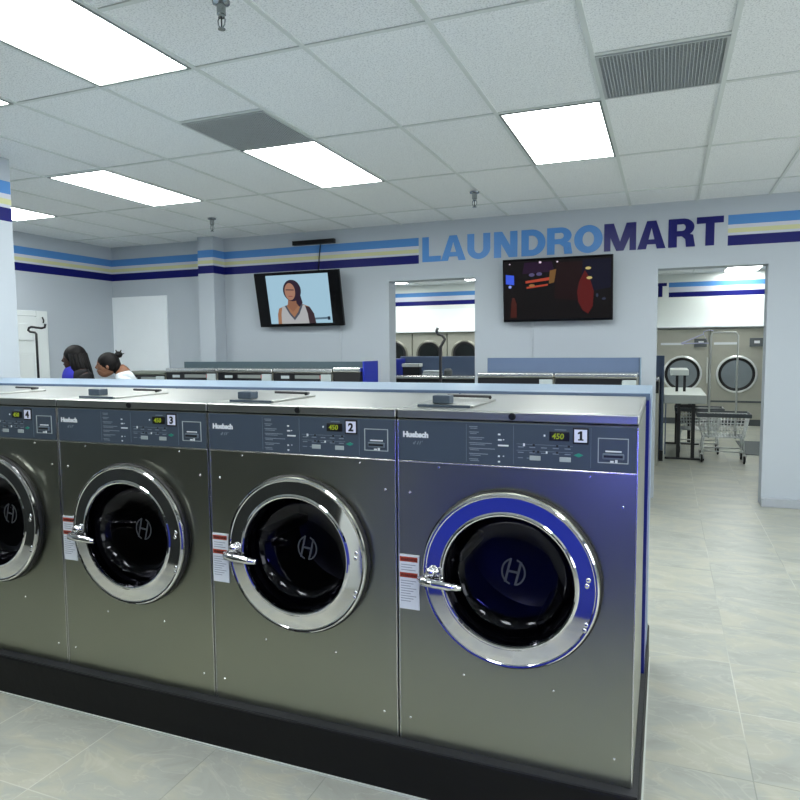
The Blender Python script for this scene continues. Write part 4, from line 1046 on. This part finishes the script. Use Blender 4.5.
def bun_hair(b, c, k, P):
    b.ball((c[0] - 0.020 * k, c[1], c[2] + 0.024 * k), (0.108 * k, 0.088 * k, 0.108 * k), 22, 16)
    b.ball((c[0] - 0.085 * k, c[1], c[2] - 0.01 * k), (0.05 * k, 0.07 * k, 0.08 * k), 16, 12)
    b.ball((c[0] - 0.115 * k, c[1], c[2] + 0.105 * k), (0.038 * k, 0.036 * k, 0.034 * k), 14, 10)
    for i in range(6):
        a = i * PI / 3
        b.tube([(c[0] - 0.115 * k, c[1], c[2] + 0.105 * k), (c[0] - 0.115 * k + 0.05 * math.cos(a), c[1] + 0.02 * math.sin(a), c[2] + 0.115 * k + 0.04 * math.sin(a))], [0.012, 0.004], 6)
person((-5.40, 5.02, 0.0005), math.radians(240), 1.59, 'skin_dark', 'woman with long black hair in a black jacket over a blue shirt, facing left', 'black_cloth', 'blue_shirt', 0.06, long_hair, 0.02, 1.515)
person((-4.79, 5.10, 0.0005), math.radians(226), 1.56, 'skin_brown', 'person with a hair bun in a white top, leaning towards the long haired woman', 'white_cloth', None, 0.30, bun_hair, 0.09, 1.475)

# ------------------------------------------------------------------ opposite side of the shop, behind the camera: blue partition and dark units
t = empty('folding_counter', (0, 0, 0.0005)); tag(t, 'royal blue folding counter under the camera, mirrored in the door ring of washer 1', 'counter')
MB().box(-1.55, 0.45, -0.20, 0.40, 0, 1.0, 0.006).build('cabinet', 'royal', t)
MB().box(-1.70, -1.552, -0.20, 0.405, 0, 1.0, 0.004).build('end_post', 'white_plastic', t)
MB().box(-1.72, 0.48, -0.22, 0.42, 1.001, 1.03, 0.004).build('countertop', 'laminate', t)
MB().box(-0.28, 0.10, 0.4005, 0.412, 0.955, 0.985, 0.002).build('added_glow_strip', 'blue_glow', t)  # invented glowing strip, added to throw blue light on the end washer
t = empty('folding_counter', (0, 0, 0.0005)); tag(t, 'long black fronted counter behind the camera on the left, opposite washers 2 to 4', 'counter')
MB().box(-5.60, -1.76, -0.30, 0.35, 0, 1.0, 0.006).build('cabinet', 'black_unit', t)
MB().box(-5.62, -1.74, -0.32, 0.37, 1.001, 1.03, 0.004).build('countertop', 'black_unit', t)

# ------------------------------------------------------------------ camera, world, view
Rm = Matrix(((0.92959063, -0.36801312, -0.02067877), (0.36848973, 0.92653298, 0.0758416), (-0.00875114, -0.07812156, 0.99690543)))
right = Rm.col[0]; fwd = Rm.col[1]; upv = Rm.col[2]
cam = bpy.data.cameras.new('camera'); cam.sensor_width = 36; cam.sensor_fit = 'HORIZONTAL'; cam.lens = 667.96 / 800 * 36; cam.clip_start = 0.05
co = bpy.data.objects.new('camera', cam); COL.objects.link(co)
mw = Matrix.Identity(4)
for i in range(3):
    mw[i][0] = right[i]; mw[i][1] = upv[i]; mw[i][2] = -fwd[i]
mw[0][3] = 0.0099; mw[1][3] = -0.0161; mw[2][3] = H + 0.0024
co.matrix_world = mw
scene.camera = co
wd = bpy.data.worlds.new('world'); scene.world = wd; wd.use_nodes = True
wd.node_tree.nodes['Background'].inputs['Color'].default_value = (0.02, 0.025, 0.03, 1)
wd.node_tree.nodes['Background'].inputs['Strength'].default_value = 0.5
vs = scene.view_settings
vs.view_transform = 'Standard'; vs.look = 'None'; vs.gamma = 1.0; vs.exposure = 0.0; vs.use_curve_mapping = False
scene.cycles.max_bounces = 10; scene.cycles.diffuse_bounces = 5; scene.cycles.glossy_bounces = 5; scene.cycles.transparent_max_bounces = 8
scene.cycles.use_denoising = True
scene.cycles.sample_clamp_indirect = 6
